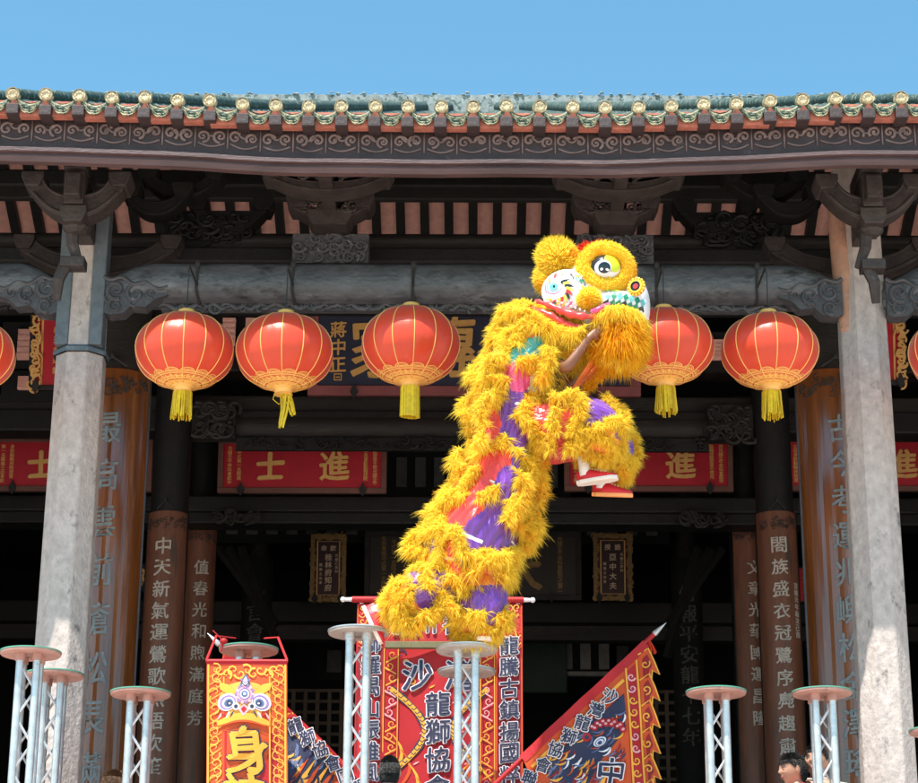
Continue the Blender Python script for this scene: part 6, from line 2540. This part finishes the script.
def person(label, loc, yaw, H, shirt, hairm, look=(0, 0), grp=None, skin='skin', smile=False, pants='trousers', arms='down', hairlen=.022, front=.035):
    """a standing onlooker; yaw 0 faces the viewer"""
    s = H / 1.72
    root = thing('person', label, 'person', loc, grp)
    R0 = Matrix.Rotation(yaw, 3, 'Z')
    o0 = Vector(loc)
    V = lambda x, y, z: o0 + R0 @ (Vector((x, y, z)) * s)
    nd = {}
    ed = []
    def N(n, p, r_, fr=None):
        nd[n] = (p, r_ * s if not isinstance(r_, tuple) else (r_[0] * s, r_[1] * s))
        if fr: ed.append((fr, n))
    N('pelvis', V(0, 0, .95), (.15, .11))
    N('waist', V(0, .0, 1.10), (.135, .10), 'pelvis')
    N('chest', V(0, .005, 1.30), (.16, .115), 'waist')
    N('upper', V(0, .01, 1.41), (.12, .085), 'chest')
    N('neck', V(0, .008, 1.49), .052, 'upper')
    N('nape', V(0, -.004, 1.56), .05, 'neck')
    for sg, q in ((-1, 'l'), (1, 'r')):
        N(q + 'sh', V(sg * .17, .01, 1.395), .056, 'upper')
        N(q + 'el', V(sg * .23, .03, 1.12), .042, q + 'sh')
        N(q + 'wrist', V(sg * .24, -.05, .88), .027, q + 'el')
        finger_nodes(nd, ed, nd[q + 'wrist'][0], R0 @ Vector((0, -.25, -1)), R0 @ Vector((-sg, -.2, 0)), q, s, .35)
        N(q + 'hip', V(sg * .09, 0, .88), .088, 'pelvis')
        N(q + 'kn', V(sg * .10, -.01, .48), .058, q + 'hip')
        N(q + 'an', V(sg * .10, .02, .09), .042, q + 'kn')
        N(q + 'heel', V(sg * .10, .0, .045), .04, q + 'an')
        N(q + 'toe', V(sg * .11, -.15, .035), .032, q + 'heel')
    hc = V(0, -.018, 1.72 - .122)
    R3 = R0 @ Matrix.Rotation(look[0], 3, 'Z') @ Matrix.Rotation(look[1], 3, 'X')
    hd = head_parts(hc, R3, s, 1.0 if smile else 0.0)
    me = skin_mesh(nd, ed, 'pelvis', 2, .0055 * s, [hd])
    off = root_of(root)
    for v in me.vertices: v.co -= off
    body = link_mesh('body', me, skin, root)
    face_details(root, hc, R3, s, open_smile=smile)
    hair_on(root, hc, R3, s, hairm, front=front, long=hairlen * .62)
    # shirt and trousers grown over the same joints, a little wider
    cn, ce = {}, []
    for n in ('pelvis', 'waist', 'chest', 'upper'):
        p, r_ = nd[n]
        cn[n] = (p, tuple(a + .014 * s for a in r_))
    ce = [('pelvis', 'waist'), ('waist', 'chest'), ('chest', 'upper')]
    cn['collar'] = (nd['neck'][0] - Vector((0, 0, .012 * s)), .066 * s)
    ce.append(('upper', 'collar'))
    for q in 'lr':
        cn[q + 'sh'] = (nd[q + 'sh'][0], .07 * s)
        cn[q + 'mid'] = (nd[q + 'sh'][0].lerp(nd[q + 'el'][0], .62), .062 * s)
        ce += [('upper', q + 'sh'), (q + 'sh', q + 'mid')]
    me = skin_mesh(cn, ce, 'pelvis', 2)
    for v in me.vertices: v.co -= off
    sh = link_mesh('shirt', me, shirt, root)
    g = MB()
    cp = nd['neck'][0]
    g.tube([cp + R0 @ (Vector((.066 * math.cos(a * .3142), .066 * math.sin(a * .3142) - .004, -.008 + .012 * math.sin(a * .3142))) * s) for a in range(20)], .011 * s, 7, closed=True)
    g.build('collar', shirt, sh, smooth=True)
    cn, ce = {}, []
    cn['pelvis'] = (nd['pelvis'][0] - Vector((0, 0, .02 * s)), (.158 * s, .12 * s))
    for q in 'lr':
        cn[q + 'hip'] = (nd[q + 'hip'][0], .1 * s)
        cn[q + 'kn'] = (nd[q + 'kn'][0], .075 * s)
        cn[q + 'an'] = (nd[q + 'an'][0] + Vector((0, 0, .03 * s)), .062 * s)
        ce += [('pelvis', q + 'hip'), (q + 'hip', q + 'kn'), (q + 'kn', q + 'an')]
    me = skin_mesh(cn, ce, 'pelvis', 2)
    for v in me.vertices: v.co -= off
    link_mesh('trousers', me, pants, root)
    for sg in (-1, 1):
        shoe(root, V(sg * .105, .02, .088), R0 @ Vector((sg * .08, -1, 0)), (0, 0, 1), s, ('trousers', 'sole'), sock=False)
    return root


GP = 'onlookers behind the truss poles'
def stand(px, py, Y, H_):                              # top of the head at this pixel, feet on the terrace
    p = U(px, py, Y)
    return Vector((p.x, Y, TZ + .002)), p.z - TZ - .004


l_, h_ = stand(793, 751.5, 15.0, 0)
person('black haired boy in a red shirt seen in profile, looking away to the left', l_, rad(-78), h_, 'shirt_red', 'hair', look=(0, .05), front=.045)
l_, h_ = stand(814.5, 743, 15.1, 0)
person('smiling grown-up with short hair, face half behind a truss pole', l_, rad(-22), h_, 'shirt_white', 'hair', look=(-.1, -.12), smile=True, front=.05)
l_, h_ = stand(388, 755, 14.95, 0)
person('onlooker with short greying hair seen from behind, before the red banner', l_, rad(168), h_, 'shirt_dark', 'hair_grey', look=(.1, -.15), front=.03, hairlen=.016)
l_, h_ = stand(112, 771, 15.2, 0)
person('onlooker with brown hair, only the crown in view beside the glossy brown couplet board', l_, rad(140), h_, 'shirt_red', 'hair_brown', front=.03, hairlen=.03)


# the two dancers inside the lion: (px, py, dy) joints
def dancer(label, joints, face_yaw, hands, skin='skin_tan', s=.98, lean=(0, 0)):
    root = thing('person', label, 'person', Lp(*joints['pelvis']), 'lion dancers')
    off = root_of(root)
    J = {k: Lp(*v) for k, v in joints.items()}
    nd, ed = {}, []
    def N(n, r_, fr=None):
        nd[n] = (J[n], r_)
        if fr: ed.append((fr, n))
    N('pelvis', (.145, .11)); N('waist', (.125, .1), 'pelvis'); N('chest', (.15, .11), 'waist'); N('neck', .052, 'chest'); N('nape', .05, 'neck')
    for q in 'lr':
        N(q + 'sh', .056, 'chest'); N(q + 'el', .042, q + 'sh'); N(q + 'wrist', .028, q + 'el')
        d = (J[q + 'wrist'] - J[q + 'el'])
        finger_nodes(nd, ed, J[q + 'wrist'], hands[q][0], hands[q][1], q, 1.0, .55)
        N(q + 'hip', .085, 'pelvis'); N(q + 'kn', .06, q + 'hip'); N(q + 'an', .043, q + 'kn')
    R3 = Matrix.Rotation(face_yaw, 3, 'Z') @ Matrix.Rotation(lean[1], 3, 'X')
    hc = J['head']
    hd = head_parts(hc, R3, s)
    ed.append(('nape', 'skull'))
    nd['skull'] = (hc, .06)
    me = skin_mesh(nd, ed, 'pelvis', 2, .0075, [hd])
    for v in me.vertices: v.co -= off
    link_mesh('body', me, skin, root)
    face_details(root, hc, R3, s)
    hair_on(root, hc, R3, s, 'hair', N=2500)
    # shirt
    cn = {n: (J[n], tuple(a + .012 for a in nd[n][1])) for n in ('pelvis', 'waist', 'chest')}
    ce = [('pelvis', 'waist'), ('waist', 'chest')]
    for q in 'lr':
        cn[q + 'sh'] = (J[q + 'sh'], .066)
        cn[q + 'm'] = (J[q + 'sh'].lerp(J[q + 'el'], .45), .06)
        ce += [('chest', q + 'sh'), (q + 'sh', q + 'm')]
    me = skin_mesh(cn, ce, 'pelvis', 2)
    for v in me.vertices: v.co -= off
    link_mesh('shirt', me, 'shirt_dark', root)
    return root, J


def fur_leg(parent, sec, hoops, cols, seed, r=.064):
    """furred dance trousers: one leg of satin with fluffy hoops"""
    sl = Sleeve(sec, 40, .03, seed)
    g = MB()
    sl.cloth(g, 60, 72, cols)
    lg = g.build('trouser_leg', CL, parent, smooth=True)
    global core
    core = MB()
    F = Fur()
    for k, u in enumerate(hoops):
        F.boa(sl.ring(u, .035, 3, seed + k * 2.1, .012), r, 5000, core=core, wid=.0048, droop=.4)
    F.build('fur', 'fur', lg)
    core.build('fur_cord', 'fur', lg, smooth=True)
    return sl


RD, J = dancer('rear lion dancer in yellow fur trousers, red shoes standing on two poles',
               dict(pelvis=(452, 580, .02), waist=(462, 552, .02), chest=(474, 516, 0), neck=(486, 492, 0), nape=(490, 482, -.01), head=(496, 466, -.02),
                    lsh=(462, 508, .18), lel=(482, 490, .2), lwrist=(500, 462, .16), rsh=(486, 520, -.16), rel=(502, 500, -.17), rwrist=(514, 470, -.14),
                    lhip=(446, 588, -.04), lkn=(420, 598, -.16), lan=(384, 606, -.02), rhip=(464, 590, .06), rkn=(484, 604, -.16), ran=(474, 634, .02)),
               rad(70), {'l': (Vector((.4, 0, 1)), Vector((0, -1, 0))), 'r': (Vector((.4, 0, 1)), Vector((0, 1, 0)))})
# pushing-off leg
fur_leg(RD, [(448, 582, -.06, 24, .16), (432, 592, -.12, 23, .15), (415, 600, -.14, 21, .14), (404, 607, -.1, 18, .13), (394, 613, -.05, 14, .1)],
        (.03, .36, .62, .80, .97), lambda u, v: 0 if u < .45 else 2, 2.0)
# planted leg
fur_leg(RD, [(470, 584, .02, 25, .17), (480, 600, -.08, 24, .17), (480, 614, -.1, 24, .16), (475, 624, -.04, 20, .14), (474, 630, 0, 16, .12)],
        (.02, .58, .80, .97), lambda u, v: 0 if u < .6 else 2, 4.0)
core = MB()
F = Fur()
for pts in ([(394, 598, -.2), (402, 591, -.22), (412, 596, -.26), (404, 608, -.28), (396, 622, -.26), (408, 630, -.24), (424, 624, -.26), (438, 618, -.24)],
            [(396, 628, -.2), (408, 635, -.2), (420, 630, -.22)],
            [(442, 600, -.24), (446, 614, -.26), (458, 620, -.26)],
            [(452, 630, -.2), (462, 617, -.24), (476, 624, -.26), (490, 619, -.24), (502, 628, -.18)],
            
            [(492, 612, -.22), (504, 620, -.18), (500, 632, -.16)]):
    px_boa(F, pts, .075, 1500, droop=.4)
F.build('fur_cuff', 'fur', RD)
core.build('cuff_cord', 'fur', RD, smooth=True)
shoe(RD, Lp(376, 612, -.04), Vector((.42, -.12, -.9)), Vector((.9, -.1, .42)), 1.0, ('shoe_red', 'sole'))
pt_ = U(465, 650, YL)
shoe(RD, Vector((Lp(476, 640, 0).x, YL - .0, pt_.z + .108)), Vector((.25, -1, 0)), Vector((0, 0, 1)), 1.0, ('shoe_red', 'sole'))

FD, J = dancer('front lion dancer held aloft, bare brown arms under the lion head, red shoes tucked forward',
               dict(pelvis=(530, 430, .02), waist=(538, 402, .02), chest=(552, 372, 0), neck=(566, 350, 0), nape=(572, 342, -.01), head=(584, 326, .0),
                    lsh=(540, 364, .17), lel=(566, 374, .24), lwrist=(592, 346, .2), rsh=(552, 374, -.2), rel=(562, 386, -.36), rwrist=(585, 354, -.36),
                    lhip=(530, 436, .1), lkn=(604, 424, .1), lan=(608, 474, .06), rhip=(536, 440, -.08), rkn=(598, 428, -.12), ran=(584, 470, -.1)),
               rad(70), {'l': (Vector((.8, 0, .6)), Vector((0, -1, .2))), 'r': (Vector((.85, .1, .5)), Vector((.1, .9, .3)))})
fur_leg(FD, [(524, 432, -.1, 22, .17), (550, 430, -.14, 21, .17), (580, 427, -.16, 22, .17), (600, 434, -.16, 22, .16), (596, 446, -.14, 20, .14), (590, 454, -.1, 16, .11)],
        (.06, .34, .6, .8, .97), lambda u, v: 1 if u < .42 else (0 if u < .7 else 2), 1.0)
fur_leg(FD, [(524, 436, .1, 22, .16), (555, 436, .12, 22, .16), (590, 430, .12, 22, .16), (612, 440, .12, 20, .14), (611, 456, .1, 19, .12), (608, 466, .08, 15, .1)],
        (.06, .34, .62, .80, .97), lambda u, v: 1 if u < .5 else 0, 5.0)
core = MB()
F = Fur()
for pts in ([(545, 408, -.3), (556, 414, -.34), (568, 408, -.34), (578, 418, -.33), (572, 436, -.34), (566, 452, -.32)],
            [(600, 404, -.2), (608, 416, -.24), (614, 430, -.24), (618, 446, -.2), (614, 462, -.12)],
            [(572, 446, -.33), (588, 442, -.34), (602, 437, -.32), (612, 432, -.26)],
            [(546, 446, -.3), (556, 458, -.3), (568, 460, -.3), (580, 450, -.3)],
            [(552, 424, -.34), (548, 440, -.34), (556, 450, -.33)],
            [(530, 450, -.2), (544, 458, -.26), (560, 461, -.28), (574, 458, -.28)]):
    px_boa(F, pts, .07, 1500, droop=.4)
F.build('fur_cuff', 'fur', FD)
core.build('cuff_cord', 'fur', FD, smooth=True)
shoe(FD, Lp(582, 476, -.1), Vector((1, -.2, .1)), Vector((-.12, 0, 1)), 1.0, ('shoe_red', 'sole'))
shoe(FD, Lp(600, 480, .08), Vector((1, -.1, -.06)), Vector((.06, -.25, 1)), 1.0, ('shoe_red', 'sole_orange'))

bpy.data.objects.remove(_FO)
bpy.data.curves.remove(_FONT)
